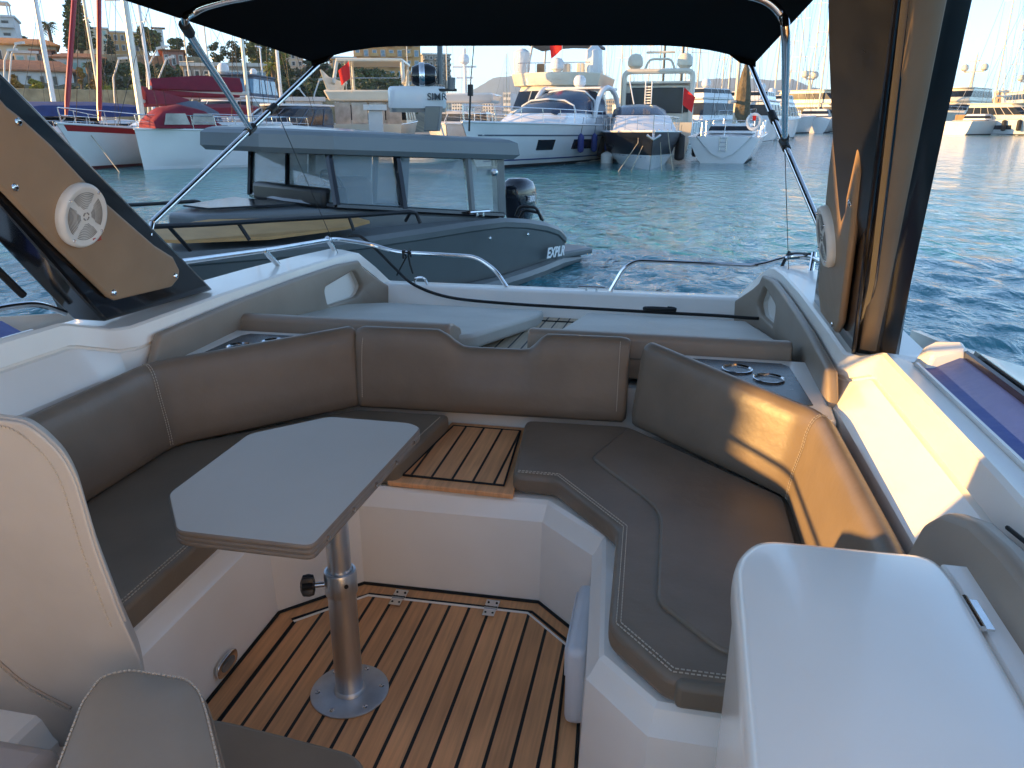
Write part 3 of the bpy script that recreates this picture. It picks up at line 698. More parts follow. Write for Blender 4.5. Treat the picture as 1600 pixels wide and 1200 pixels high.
MB().loft(rings).build('brown_strip', mat('strip_brown', (.20, .14, .09), .5, noise=(6, .12, (1, 1, .3))), pr_, angle=60)  # brown strip set slightly proud of the black shell
MB().tube([ext(a0, a1, z)+Vector((-.003, -.010, 0)) for z in (.82, 1.2, 1.6, 2.1)], .007, 8).build('edge_trim', BLK, pr_)
for a, b in ((1347, 318), (1316, 508)): screw_cup(rp_(a, b, -.03), (-1, 0, -.2), pr_, .011)
# speakers
def speaker(lbl, c, nx, tilt, badge):
    nrm = Vector(nx).normalized(); up = Vector(tilt).normalized(); up = (up-nrm*up.dot(nrm)).normalized(); sd = nrm.cross(up)
    t = thing('speaker', lbl, 'speaker', c, group='round white speakers on the arch pillars')
    def ring(r, z): return [Vector(c)+nrm*z+(sd*math.cos(2*math.pi*k/48)+up*math.sin(2*math.pi*k/48))*r for k in range(48)]
    MB().loft([ring(.098, -.004), ring(.100, .008), ring(.100, .018), ring(.094, .028), ring(.088, .029), ring(.080, .0245), ring(.04, .026), ring(.002, .027)]).build('rim', SPK, t, angle=50)
    g = MB()
    for q in range(4):
        base = math.pi/4*0+q*math.pi/2
        for j in range(10):
            rr = .026+.0052*j; half = min(.62, .62)*(1 if j > 3 else .55+.1*j)
            pts = [Vector(c)+nrm*(.0252 if rr > .04 else .0262)+(sd*math.cos(base+a)+up*math.sin(base+a))*rr for a in [(-half+2*half*k/8) for k in range(9)]]
            g.tube([p_+nrm*.0004 for p_ in pts], .0015, 4)
    g.build('grille_slots', SPKD, t)
    g = MB()
    for q in range(4):
        a0_ = q*math.pi/2+.3
        g.tube([Vector(c)+nrm*.0275+(sd*math.cos(a0_+k*.25)+up*math.sin(a0_+k*.25))*.0115 for k in range(5)], .0022, 5)
    g.build('centre_slots', SPKD, t)
    for q in range(4):
        a = math.pi/4+q*math.pi/2; screw_cup(Vector(c)+nrm*.026+(sd*math.cos(a)+up*math.sin(a))*.087, nrm, t, .005)
    if badge:
        text_mesh('badge', 'PYLE', .018, REDM, t, Vector(c)+nrm*.027-up*.090-sd*.020, sd if sd.y > 0 else -sd, up, .0006, .0006)
speaker('round white speaker with a red badge on the left pillar', lp_(111, 335, .026), (1, 0, -.2), (0, -.12, 1), True)
speaker('round white speaker seen edge-on on the right pillar', rp_(1311, 369, -.026), (-1, 0, -.2), (0, -.2, 1), False)
# short chrome and black window frame in front of the left pillar base
t = MB(); t.tube(fillet([(-2.01, .3, 1.03), (-2.01, 1.98, 1.0), (-2.0, 2.10, .985), (-1.985, 2.19, .93)], .05, 6), .010, 8); t.build('window_trim', CHR, boat)
g = MB(); g.tube(smooth_path([(-2.03, 1.5, 1.55), (-2.03, 1.85, 1.28), (-2.0, 2.05, 1.02)]), .012, 6); g.build('window_gasket', GAS, boat)

# ---------------------------------------------------------------- unseen roof bar overhead, plus a side panel added to block sun
ht = thing('hardtop', 'unseen narrow arch roof bar overhead, with an added side panel that blocks sun', 'roof', (CX, .4, 2.05))
MB().prism([(-1.80, .75), (-1.80, 1.30), (.40, 1.30), (.40, .75)], 2.06, 2.13).build('unseen_roof_bar', GEL, ht, bevel=.03)
for sx in (-1.90,): MB().box((sx, .22, 1.47), (.04, 1.36, 1.17)).build('sun_block_panel', GEL, ht, bevel=.01)  # added white panel that keeps the low sun off the seat

# unseen white walls added behind the camera to bounce warm sunlight
bounce = thing('bounce_walls', 'unseen white walls added behind and right of the camera to bounce sunlight forward', 'cabin', (1.0, -1.6, 0))
MB().loft([[(.74, .15, .0), (.80, .10, 2.30), (1.3, .10, 2.30), (1.3, .15, .0)], [(.74, -3.2, .0), (.80, -3.2, 2.30), (1.3, -3.2, 2.30), (1.3, -3.2, .0)]]).build('bounce_wall', GEL, bounce, bevel=.05)
MB().loft([[(.8, -3.2, 0), (.8, -3.2, 2.0), (.8, -3.35, 2.0), (.8, -3.35, 0)], [(-1.9, -3.2, 0), (-1.9, -3.2, .9), (-1.9, -3.35, .9), (-1.9, -3.35, 0)]]).build('added_aft_wall', GEL, bounce, bevel=.02)
MB().prism([(-2.0, -3.3), (.8, -3.3), (.8, .2), (-2.0, .2)], -.03, .0).build('added_sole', GEL, bounce)
# ---------------------------------------------------------------- bimini canopy
bi = thing('bimini_canopy', 'black canvas bimini canopy on stainless tubes over the bow', 'canopy', (CX, 3.2, 1.9))
g = MB(); rings = []
ys = [1.90, 2.4, 3.0, 3.5, 3.8, 4.0]
def can(u, y):
    """u in -1..1 across"""
    f = (y-2.35)/(4.0-2.35)
    xl = -1.70+(-1.85+1.70)*f; xr = .385+(.345-.385)*f
    zl = 1.90+(1.83-1.90)*f; zr = 1.905+(1.80-1.905)*f
    x = xl+(xr-xl)*(u+1)/2; z = zl+(zr-zl)*(u+1)/2
    a = abs(u); crown = .075*(1-max(0, (a-.55)/.45)**2.2) if a > .55 else .075
    crown *= (1.0+.5*math.sin(math.pi*min(1, max(0, f))))
    return Vector((x, y, z+crown))
us = [-1, -.985, -.95, -.9, -.85, -.8, -.7, -.6, -.4, -.2, 0, .2, .4, .6, .7, .8, .85, .9, .95, .985, 1]
top_ = [[can(u, y) for u in us] for y in ys]
vs = [p for r in top_ for p in r]; vs2 = [p+Vector((0, 0, .012)) for p in vs]; n = len(us); N = len(vs)
fs = []
for i in range(len(ys)-1):
    for j in range(n-1):
        a = i*n+j; fs.append((a, a+1, a+n+1, a+n)); fs.append((N+a, N+a+n, N+a+n+1, N+a+1))
for i in range(len(ys)-1):
    for j in (0, n-1): a = i*n+j; fs.append((a, a+n, N+a+n, N+a))
for j in range(n-1):
    for i in (0, len(ys)-1): a = i*n+j; fs.append((a, a+1, N+a+1, N+a))
MB().add(vs+vs2, fs).build('canvas', CANV, bi)
g = MB()
for e in (-1, 1):
    c = can(e, 4.0); g.loft([[c+Vector((-e*.0, 0, .004)), c+Vector((-e*.12, 0, .035)), c+Vector((-e*.12, -.03, .035)), c+Vector((0, -.03, .004))], [c+Vector((0, 0, -.02)), c+Vector((-e*.07, 0, -.0)), c+Vector((-e*.07, -.03, 0)), c+Vector((0, -.03, -.02))]])
g.build('corner_pocket', CANV, bi)
# struts
def strut(a, b, r, name='strut', m=CHR): return MB().tube([a, b], r, 12).build(name, m, bi)
la = PX(238, 348, -1.86); lb2 = can(-1, 4.0)+Vector((.03, -.02, -.015))
strut(la, lb2, .0125)
ra = PX(1292, 350, .60) ; rb2 = can(1, 4.0)+Vector((-.02, -.02, -.015))
strut(Vector((.60, 2.95, 1.06)), rb2, .0125)
strut(Vector((-1.85, 2.5, 1.15)), la, .010, 'strut_foot')
def jaw(p, d): 
    d = Vector(d).normalized(); return MB().tube([Vector(p)-d*.03, Vector(p)+d*.03], .018, 10).build('clamp', BLKP, bi)
ldir = (lb2-la).normalized(); rdir = (rb2-Vector((.60, 2.95, 1.06))).normalized()
# bows
jl = la+(lb2-la)*.50
def on_line_px(a, b, px):
    best = min(range(101), key=lambda k: abs(projx(a.lerp(b, k/100))-px)); return a.lerp(b, best/100)
def projx(p):
    z = p[2]-H; cy, sy = math.cos(YAW), math.sin(YAW); cp, sp = math.cos(PIT), math.sin(PIT)
    r = p[0]*cy+p[1]*sy; f = -p[0]*sy+p[1]*cy; return 800+FPX*r/(f*cp-z*sp)
jl = on_line_px(la, lb2, 390); jr = on_line_px(Vector((.60, 2.95, 1.06)), rb2, 1226)
jaw(jl, ldir); jaw(jr, rdir); jaw(on_line_px(Vector((.60, 2.95, 1.06)), rb2, 1208), rdir); jaw(on_line_px(la, lb2, 425), ldir)
yb = 2.40
lt = PY(292, 45, yb); lt2 = PY(305, 18, yb); lt3 = PY(345, 3, yb); 
rt = PY(1228, 60, yb); rt2 = PY(1222, 25, yb); rt3 = PY(1196, 0, yb)
bowp = [jl, jl.lerp(lt, .35), lt, lt2, lt3, Vector((lt3.x+.25, yb, 1.965)), Vector((rt3.x-.35, yb, 1.965)), rt3, rt2, rt]
MB().tube(smooth_path([jl, jl.lerp(lt, .5), lt, lt2, lt3, PY(395, -7, yb), PY(480, -22, yb), PY(600, -32, yb)], 6)+smooth_path([PY(950, -32, yb), PY(1080, -24, yb), PY(1150, -12, yb), rt3, rt2, rt, rt.lerp(jr, .5), jr], 6), .0125, 12).build('bow_tube', CHR, bi)
jaw(lt, lt-jl); jaw(jr.lerp(rt, .08), rt-jr)
# wires
def wire(lbl, a, b): tag(MB().tube([a, b], .0018, 5).build('tension_wire', BLKP), lbl, 'wire', 'thin tension wires of the bimini')
wire('thin wire running from the left canopy tube down to the left coaming', on_line_px(la, lb2, 428), Vector((-1.88, 4.2, .80)))
wire('thin wire hanging from the right canopy tube down to the right coaming', jr, Vector((.63, 4.20, .80)))

# ---------------------------------------------------------------- rope
rpz = [(.66, 4.43, .85), (.64, 4.38, .74), (.60, 4.28, .62), (.58, 4.2, .56), (.52, 4.24, .525), (.30, 4.26, .53), (.0, 4.27, .545), (-.3, 4.27, .56), (-.8, 4.28, .57), (-1.15, 4.29, .57), (-1.40, 4.35, .60), (-1.52, 4.42, .65), (-1.65, 4.45, .75), (-1.78, 4.46, .85), (-1.86, 4.42, .885)]
rpz = [(.66, 4.45, .862), (.625, 4.40, .80), (.585, 4.33, .68), (.565, 4.24, .55), (.50, 4.18, .545), (.30, 4.20, .545), (.0, 4.23, .54), (-.45, 4.26, .538), (-.9, 4.28, .54), (-1.25, 4.31, .555), (-1.48, 4.36, .61), (-1.62, 4.43, .69), (-1.75, 4.46, .80), (-1.84, 4.45, .875), (-1.90, 4.40, .885)]
rp = thing('mooring_rope', 'thin black rope lying along the inside of the bow wall', 'rope', (-.5, 4.25, .55))
MB().tube(smooth_path(rpz, 6), .009, 8).build('line', RUB, rp)
lo = []
for k in range(40):
    a = 2*math.pi*k/18; lo.append((-.02+.085*math.cos(a), 4.225+.02*math.sin(a), .555+.0025*(k/8)))
MB().tube(lo, .008, 6).build('coil', RUB, rp)
t = thing('strap', 'short black strap tied round the left grab rail', 'strap', (-1.55, 4.46, .78))
g = MB(); g.tube([(-1.57, 4.44, .755), (-1.57, 4.44, .80), (-1.57, 4.48, .80), (-1.57, 4.48, .755), (-1.57, 4.44, .755)], .006, 6); g.tube([(-1.535, 4.44, .755), (-1.535, 4.44, .80), (-1.535, 4.48, .80), (-1.535, 4.48, .755), (-1.535, 4.44, .755)], .006, 6); g.tube([(-1.58, 4.45, .79), (-1.52, 4.45, .785)], .006, 6); g.build('knot', RUB, t)
g = MB(); g.tube([(-1.55, 4.45, .765), (-1.60, 4.45, .68), (-1.62, 4.45, .645)], .005, 6); g.tube([(-1.54, 4.45, .765), (-1.53, 4.45, .71), (-1.515, 4.45, .66)], .006, 6); g.build('loose_end', RUB, t)
t = MB(); t.tube([(.735, 4.27, .870), (.72, 4.33, .862), (.69, 4.39, .852), (.655, 4.43, .842)], .019, 10); tag(t.build('rail_wrap', RUB), 'black tape wrapped round the corner of the right grab rail', 'tape')

#%%PART2%%
# ================================================================ WATER AND LAND
def water():
    rs = [0.4]
    while rs[-1] < 6000: rs.append(rs[-1]*1.0125+.002)
    rs = np.array(rs); h0 = math.pi/2+YAW
    dense = np.linspace(h0-R(47), h0+R(47), 470); rest = np.linspace(h0+R(47), h0+2*math.pi-R(47), 90)[1:-1]
    th = np.concatenate([dense, rest]); nr, na = len(rs), len(th)
    Rr, T = np.meshgrid(rs, th, indexing='ij'); X = Rr*np.cos(T); Y = Rr*np.sin(T); Z = np.zeros_like(X)
    rng = np.random.RandomState(3)
    dt = R(94)/470; cell = np.maximum(Rr*.0125, Rr*dt)
    for i in range(46):
        lam = .22*1.070**i; a = rng.normal(R(20), R(38)); k = 2*math.pi/lam; ph = rng.uniform(0, 6.28)
        amp = .0082*min(lam, .75)**.80*(.75/max(lam, .75))**.9*rng.uniform(.5, 1.2)
        fade = np.clip((lam/cell-2.5)/2.5, 0, 1)
        p = k*(X*math.sin(a)+Y*math.cos(a)) + .9*np.sin(.35*X+.21*Y+i)+ph
        Z += fade*amp*(np.sin(p)+.25*np.sin(2*p+.5))
    patch = .9+.15*np.sin(.13*X+.4*np.sin(.09*Y))*np.sin(.11*Y+1.0)
    Z *= patch; Z += WZ
    co = np.stack([X, Y, Z], -1).reshape(-1, 3).astype(np.float32)
    I, J = np.meshgrid(np.arange(nr-1), np.arange(na), indexing='ij'); J2 = (J+1) % na
    f = np.stack([I*na+J, (I+1)*na+J, (I+1)*na+J2, I*na+J2], -1).reshape(-1, 4)
    me = bpy.data.meshes.new('water'); me.vertices.add(len(co)); me.vertices.foreach_set('co', co.ravel())
    me.loops.add(f.size); me.loops.foreach_set('vertex_index', f.ravel().astype(np.int32))
    me.polygons.add(len(f)); me.polygons.foreach_set('loop_start', np.arange(0, f.size, 4, dtype=np.int32)); me.polygons.foreach_set('use_smooth', np.ones(len(f), dtype=bool))
    me.update(calc_edges=True)
    m = bpy.data.materials.new('sea_water'); m.use_nodes = True; n = m.node_tree.nodes; l = m.node_tree.links; p = n['Principled BSDF']
    p.inputs['Base Color'].default_value = (.004, .17, .205, 1); p.inputs['Roughness'].default_value = .07; p.inputs['IOR'].default_value = 1.333
    tc = n.new('ShaderNodeTexCoord'); prev = None
    for sc, st, di, ms in ((7, .6, .05, (1, .6, 1)), (2.4, .7, .16, (1, .55, 1)), (.8, .5, .26, (1, .5, 1))):
        mp = n.new('ShaderNodeMapping'); mp.inputs['Scale'].default_value = ms; mp.inputs['Rotation'].default_value = (0, 0, R(17)); l.new(tc.outputs['Object'], mp.inputs[0])
        t = n.new('ShaderNodeTexNoise'); t.inputs['Scale'].default_value = sc; t.inputs['Detail'].default_value = 5; t.inputs['Distortion'].default_value = .6; l.new(mp.outputs[0], t.inputs['Vector'])
        b = n.new('ShaderNodeBump'); b.inputs['Strength'].default_value = st; b.inputs['Distance'].default_value = di
        l.new(t.outputs['Fac'], b.inputs['Height'])
        if prev: l.new(prev.outputs[0], b.inputs['Normal'])
        prev = b
    l.new(prev.outputs[0], p.inputs['Normal'])
    me.materials.append(m); o = bpy.data.objects.new('water', me); COL.objects.link(o); structure(o)
water()

def pol(az_px, D):
    d = ray(az_px, 187); a = math.hypot(d[0], d[1]); return d[0]/a*D, d[1]/a*D
HP = [(0, -3), (58, -3), (62, .3), (78, .6), (80, 1.4), (92, 2.6), (110, 6.3), (125, 8.2), (150, 10.5), (180, 12.5), (240, 15), (330, 15)]
def hill_z(D):
    for (a, za), (b, zb) in zip(HP[:-1], HP[1:]):
        if D <= b: return za+(zb-za)*(D-a)/(b-a)
    return HP[-1][1]
EARTH = mat('hillside_earth', (.16, .135, .085), .95, noise=(.35, .55), bump=[(1.5, .6, .3)])
g = MB(); azs = list(range(-900, 741, 20)); Ds = [56, 60, 62, 70, 78, 80, 86, 92, 100, 110, 118, 125, 138, 150, 165, 180, 210, 240, 330]
rows = []
for D in Ds:
    row = []
    for a in azs:
        k = 1.0 if a < 600 else max(0, 1-(a-600)/140); x, y = pol(a, D)
        row.append((x, y, WZ-2+(hill_z(D)+2-WZ)*k+ (random.random()-.5)*.5*(D > 82)))
    rows.append(row)
g.loft(rows, False, False); structure(g.build('hill_terrain', EARTH, angle=180))
# quay edge
g = MB(); g.loft([[(*pol(a, D), z) for D, z in ((60.5, -1.2), (60.5, .32), (61, .36), (79, .40), (79, -1))] for a in range(-900, 741, 40)], False, False)
structure(g.build('quay', mat('quay_concrete', (.33, .29, .23), .9, noise=(.8, .2)), angle=20))
# far shore and mountains
def far_strip(D0, D1, a0, a1, z, name, m):
    MBB = MB(); MBB.loft([[(*pol(a, D), zz) for D, zz in ((D0, -1), (D0, z), (D1, z+2), (D1, -1))] for a in range(a0, a1+1, 40)], False, False); return structure(MBB.build(name, m, angle=20))
far_strip(215, 900, 700, 2600, .6, 'far_shore', mat('far_shore_ground', (.22, .20, .15), .95, noise=(.05, .3)))
MTN = mat('mountain_slopes', (.060, .085, .085), 1.0, noise=(.004, .4))
def ridge(name, pts, D, depth):
    g = MB(); fr = []; 
    rng = random.Random(len(pts)); cols = []
    for (x0, y0), (x1, y1) in zip(pts[:-1], pts[1:]):
        n = max(2, int((x1-x0)/6))
        for i in range(n):
            t = i/n; cols.append((x0+(x1-x0)*t, y0+(y1-y0)*t))
    cols.append(pts[-1]); rows = [[], [], [], [], []]
    for px, py in cols:
        top = PD(px, py, D); zt = top.z+rng.uniform(-.012, .012)*top.z
        for k, (dd, f) in enumerate(((-depth, 0), (-depth*.6, .35), (-depth*.3, .7), (0, 1), (depth*.8, 0))):
            x, y = pol(px, D+dd); rows[k].append((x, y, -5+(zt+5)*f*(1+rng.uniform(-.06, .06)*(0 < k < 3))))
    g.loft(rows, False, False); return structure(g.build(name, MTN, angle=180))
ridge('mountain', [(690, 165), (740, 140), (770, 122), (800, 118), (830, 128), (880, 150), (930, 156), (1000, 150), (1060, 135), (1100, 124), (1150, 122), (1200, 125), (1232, 124), (1262, 136), (1320, 148), (1400, 150), (1500, 155), (1620, 160), (1800, 168)], 3600, 900)
ridge('mountain_range', [(560, 178), (700, 158), (780, 150), (900, 160), (1040, 152), (1130, 138), (1250, 140), (1330, 152), (1500, 166), (1800, 172), (2300, 176)], 2700, 500)

# ================================================================ BUILDINGS
def wallmat(n, c): return mat(n, c, .85, noise=(.6, .10), bump=[(8, .2, .02)])
CREAM = wallmat('cream_render', (.62, .50, .34)); ORNG = wallmat('orange_render', (.62, .36, .16)); WHT = wallmat('white_render', (.62, .62, .60))
PINK = wallmat('pink_render', (.50, .22, .17)); GRYC = wallmat('grey_concrete', (.30, .28, .24)); TILE = mat('roof_tiles', (.34, .13, .06), .9, noise=(2.5, .3), bump=[(6, .5, .05)])
TILEO = mat('orange_roof_tiles', (.60, .22, .06), .9, noise=(2.5, .3)); MINT = mat('mint_shutter', (.25, .42, .36), .7, noise=(4, .15)); DKG = mat('dark_window', (.02, .028, .035), .15, noise=(3, .4)); STONE = mat('stone_wall', (.36, .27, .16), .95, noise=(1.2, .35), bump=[(3, .6, .08)])
WFR = mat('window_frame', (.55, .53, .48), .6, noise=(3, .1)); BLUG = mat('blue_glass', (.10, .22, .30), .12, noise=(1, .3), coat=.3)
def building(name, label, cat, x0, x1, yt, yb, D, m, cols=3, rows=3, depth=9, roof='flat', rot=0, win=(.38, .5), balcony=False, wm=None, group=None, frm=True, parts=True):
    c = PD((x0+x1)/2, (yt+yb)/2, D); W = (x1-x0)/1269*D*1.0; top = PD((x0+x1)/2, yt, D).z; bot = min(PD((x0+x1)/2, yb, D).z, hill_z(D)-.2 if x1 < 740 else 9); Hh = top-bot
    fx, fy = pol((x0+x1)/2, D); az = math.atan2(fy, fx)
    t = thing(name, label, cat, (fx, fy, bot), az-math.pi/2+rot, group=group, local=True)
    MB().box((0, depth/2, Hh/2), (W, depth, Hh)).build('wall', m, t, bevel=.03, seg=1)
    vis = PD(0, yb, D).z-bot; vis = max(0, min(vis, Hh*.9)); vh = Hh-vis
    if roof == 'flat': MB().box((0, depth/2, Hh+.15), (W+.5, depth+.5, .3)).build('roof', WFR if m is not WHT else WHT, t)
    elif roof == 'tile':
        r_ = min(2.2, W*.16)
        MB().loft([[(-W/2-.5, -.6, Hh), (W/2+.5, -.6, Hh), (W/2+.5, depth+.6, Hh), (-W/2-.5, depth+.6, Hh)], [(-W/2-.5, -.6, Hh+.15), (W/2+.5, -.6, Hh+.15), (W/2+.5, depth+.6, Hh+.15), (-W/2-.5, depth+.6, Hh+.15)], [(-W/2+1, depth*.45, Hh+r_), (W/2-1, depth*.45, Hh+r_), (W/2-1, depth*.55, Hh+r_), (-W/2+1, depth*.55, Hh+r_)]]).build('roof', TILE if wm != 'o' else TILEO, t, angle=20)
    if not parts or cols*rows == 0: return t, W, Hh
    sx = W/cols; sz = vh/rows; ww = sx*win[0]; wh = sz*win[1]; w0 = p0 = b0 = None
    for j in range(rows):
        for i in range(cols):
            x = -W/2+sx*(i+.5); z = vis+sz*(j+.48)
            if w0 is None:
                w0 = MB().box((0, -.05, 0), (ww+.25, .12, wh+.25)).build('window', WFR, t); p0 = MB().box((0, -.12, 0), (ww, .06, wh)).build('pane', DKG if wm in (None, 'o') else wm, w0); a = w0
            else: a = copy_tree(w0, t)
            a.location = (x, 0, z)
            if balcony and i % 2 == 0:
                if b0 is None:
                    g = MB(); g.box((0, -.55, -wh*.62), (sx*.9, 1.1, .14)); g.box((0, -1.05, -wh*.3), (sx*.9, .08, wh*.5)); b = b0 = g.build('balcony', m, t)
                else: b = b0.copy(); COL.objects.link(b)
                b.parent = t; b.location = (x, 0, z)
    return t, W, Hh
t, W_, H_ = building('apartment_block', 'white stepped apartment block with balconies at the far left edge', 'building', -70, 32, 26, 122, 150, WHT, 5, 5, balcony=True, rot=-.12)
g = MB(); g.box((W_*.28, 3, H_+2.2), (4.5, 4.5, .2)); 
for dx in (-2, 2):
    for dy in (-2, 2): g.box((W_*.28+dx, 3+dy, H_+1.1), (.2, .2, 2.2))
g.build('roof_frame', WHT, t)
building('tiled_house', 'low house with a glowing orange tiled roof below the palm', 'house', 22, 96, 72, 104, 122, CREAM, 5, 1, roof='tile', wm='o')
building('terrace_house', 'beige flat roofed house with pale mint shutters', 'house', 46, 72, 84, 106, 116, CREAM, 2, 1, wm=MINT, win=(.55, .6))
building('terrace_house', 'brick red house wall left of the leaning white mast', 'house', 75, 96, 80, 106, 118, PINK, 2, 1, roof='tile')
building('row_house', 'long white row house under a brown tiled roof above the planted slope', 'house', 6, 110, 112, 138, 105, WHT, 7, 1, roof='tile', win=(.3, .5))
building('row_house', 'pale house with a row of mint shutters between the red furled sails', 'house', 108, 168, 92, 122, 112, WHT, 6, 1, wm=MINT, roof='tile', win=(.55, .6))
building('apartment_block', 'cream apartment building with a square yellow top on the hilltop', 'building', 160, 186, 46, 90, 175, CREAM, 3, 4, wm=MINT)
building('apartment_block', 'long peach apartment building right behind the cypress on the hilltop', 'building', 181, 240, 52, 92, 185, ORNG, 7, 3)
building('apartment_block', 'shaded beige house among the araucaria branches', 'building', 134, 160, 56, 92, 178, CREAM, 3, 3)
t, W_, H_ = building('lookout_tower', 'little white lookout tower with a pointed roof rising over the pines', 'tower', 261, 272, 45, 62, 180, WHT, 1, 1, roof='tile', depth=1.6)
building('pink_house', 'small pink house with a tiled roof under the pines', 'house', 270, 298, 80, 100, 120, PINK, 3, 1, roof='tile')
building('stone_building', 'grey stone quay building beside the glazed blue pavilion', 'building', 300, 362, 104, 158, 85, GRYC, 5, 2)
t, W_, H_ = building('glazed_pavilion', 'pavilion with large blue glass panes on the quay', 'building', 352, 418, 104, 152, 82, GRYC, 4, 1, wm=BLUG, win=(.86, .7))
building('apartment_block', 'hillside house of weathered stone behind the yellow green tree', 'building', 432, 480, 82, 116, 140, CREAM, 5, 3)
building('orange_building', 'large orange apartment building with glazed balconies behind the white flybridge boat', 'building', 560, 660, 58, 140, 132, ORNG, 8, 5, balcony=True, wm=BLUG)
building('orange_building', 'low yellow ochre annexe with a dark porch left of the orange apartment building', 'building', 524, 560, 92, 140, 126, ORNG, 2, 2, win=(.5, .7))
building('apartment_block', 'grey apartment block with stacked balconies right of the orange one', 'building', 664, 706, 86, 140, 170, GRYC, 5, 6, balcony=True, rot=.2)
k0 = building('quay_kiosk', 'plain cream kiosk on the quay left of the flybridge boat', 'kiosk', 450, 504, 158, 205, 64, WHT, 0, 0, depth=3)
building('quay_kiosk', 'small cream quay cabinet beside the stern of the flybridge boat', 'kiosk', 576, 598, 172, 210, 48, WHT, 0, 0, depth=1)
# far waterfront city row
rng = random.Random(5); blk = 0
for px0 in range(690, 1640, 16):
    if 850 < px0 < 925: continue
    w_ = rng.uniform(9, 20); h_ = rng.uniform(6, 26) if px0 < 1000 else rng.uniform(8, 30); D = rng.uniform(420, 760); yb = 187-3.0/D*1269
    base = {0: CREAM, 1: WHT, 2: ORNG, 3: CREAM}[rng.randrange(4)]
    building('waterfront_block', ('tall ' if h_ > 18 else 'low ')+{id(CREAM): 'cream', id(WHT): 'white', id(ORNG): 'peach'}[id(base)]+' apartment block in the distant waterfront row', 'building', px0, px0+w_, 176-h_-6, yb, D, base, 4, 4, depth=18, group='apartment blocks along the distant waterfront', rot=rng.uniform(-.5, .5))

# low stone wall on the quay and lamp posts
def wall_seg(label, a0, a1, D, h, m, name='stone_wall', z0=None):
    g = MB(); A = Vector((*pol(a0, D), 0)); B_ = Vector((*pol(a1, D), 0)); z = hill_z(D) if z0 is None else z0; c = (A+B_)/2; L = (B_-A).length
    t = g.box((0, 0, h/2), (L, .5, h)).build(name, m, bevel=.05, seg=1); t.location = (c.x, c.y, z); t.rotation_euler = (0, 0, math.atan2(B_.y-A.y, B_.x-A.x)); return tag(t, label, 'wall')
wall_seg('long sandy stone retaining wall behind the left quay', -60, 300, 80, 2.6, STONE)
wall_seg('low sunlit stone wall behind the white kiosk', 500, 590, 74, 2.8, STONE)
wall_seg('terrace wall of pale stone under the hilltop buildings', 130, 330, 128, 1.6, STONE)
LAMPM = mat('lamp_post_paint', (.55, .55, .52), .45, noise=(2, .1))
def lamp_post(label, pts, D, r=.06):
    P = [PD(x, y, D) for x, y in pts]; b = P[0].copy(); P[0].z = min(P[0].z, hill_z(D)+.1 if D > 62 else 9)
    t = thing('lamp_post', label, 'lamp post', P[0], group='bent lamp posts along the quay')
    MB().tube(P[:-1], r, 8).build('post', LAMPM, t)
    d = P[-1]-P[-2]; MB().loft([[P[-2]+d*k+Vector((0, 0, s)) +Vector((0, e, 0)) for s, e in ((.10, -.12), (.10, .12), (-.06, .12), (-.06, -.12))] for k in (-.05, .5, 1.0)]).build('lamp_head', LAMPM, t)
lamp_post('bent lamp post nearest the left edge', [(1, 190), (7, 95), (13, 79), (26, 78)], 66)
lamp_post('bent lamp post just right of the leftmost one', [(3, 190), (18, 85), (25, 69), (37, 67)], 68)
lamp_post('bent lamp post between the red furled sails and the tall mast', [(178, 178), (177, 122), (186, 92), (198, 91)], 66)
lamp_post('tall bent lamp post right of the tall silver mast', [(229, 178), (229, 108), (246, 76), (261, 73)], 68)
lamp_post('bent lamp post above the burgundy sail cover', [(248, 178), (248, 122), (260, 92), (271, 89)], 66)
lamp_post('left curved lamp post beside the cream kiosk', [(481, 190), (478, 152), (468, 139), (460, 137)], 66)
lamp_post('tall bent lamp post right of the cream kiosk', [(491, 190), (491, 148), (499, 125), (509, 123)], 67)
lamp_post('curved lamp post leaning left in front of the low sunlit wall', [(526, 190), (524, 158), (516, 144), (509, 142)], 68)
lamp_post('curved lamp post touching the bow of the flybridge boat', [(528, 190), (528, 148), (533, 136), (542, 130)], 69)

# ================================================================ TREES
BARK = mat('bark', (.14, .09, .055), .95, noise=(3, .3))
def leafm(n, c): return mat(n, c, .75, noise=(.9, .45))
L1 = leafm('pine_foliage', (.045, .075, .022)); L2 = leafm('olive_foliage', (.10, .12, .035)); L3 = leafm('dark_foliage', (.03, .055, .025)); L4 = leafm('yellow_green_foliage', (.20, .20, .03)); L5 = leafm('palm_foliage', (.06, .085, .03)); L6 = leafm('autumn_foliage', (.24, .15, .035))
def leaves(g, c, r, n, s, rng, sc=(1, 1, 1)):
    for _ in range(n):
        d = Vector((rng.gauss(0, 1), rng.gauss(0, 1), rng.gauss(0, 1))).normalized()*r*rng.uniform(.35, 1.0)
        p = Vector(c)+Vector((d.x*sc[0], d.y*sc[1], d.z*sc[2])); a = Vector((rng.gauss(0, 1), rng.gauss(0, 1), rng.gauss(0, .7))).normalized(); b = a.orthogonal().normalized(); q = s*rng.uniform(.6, 1.3)
        g.add([p-a*q, p+b*q*.5, p+a*q, p-b*q*.5], [(0, 1, 2, 3)])
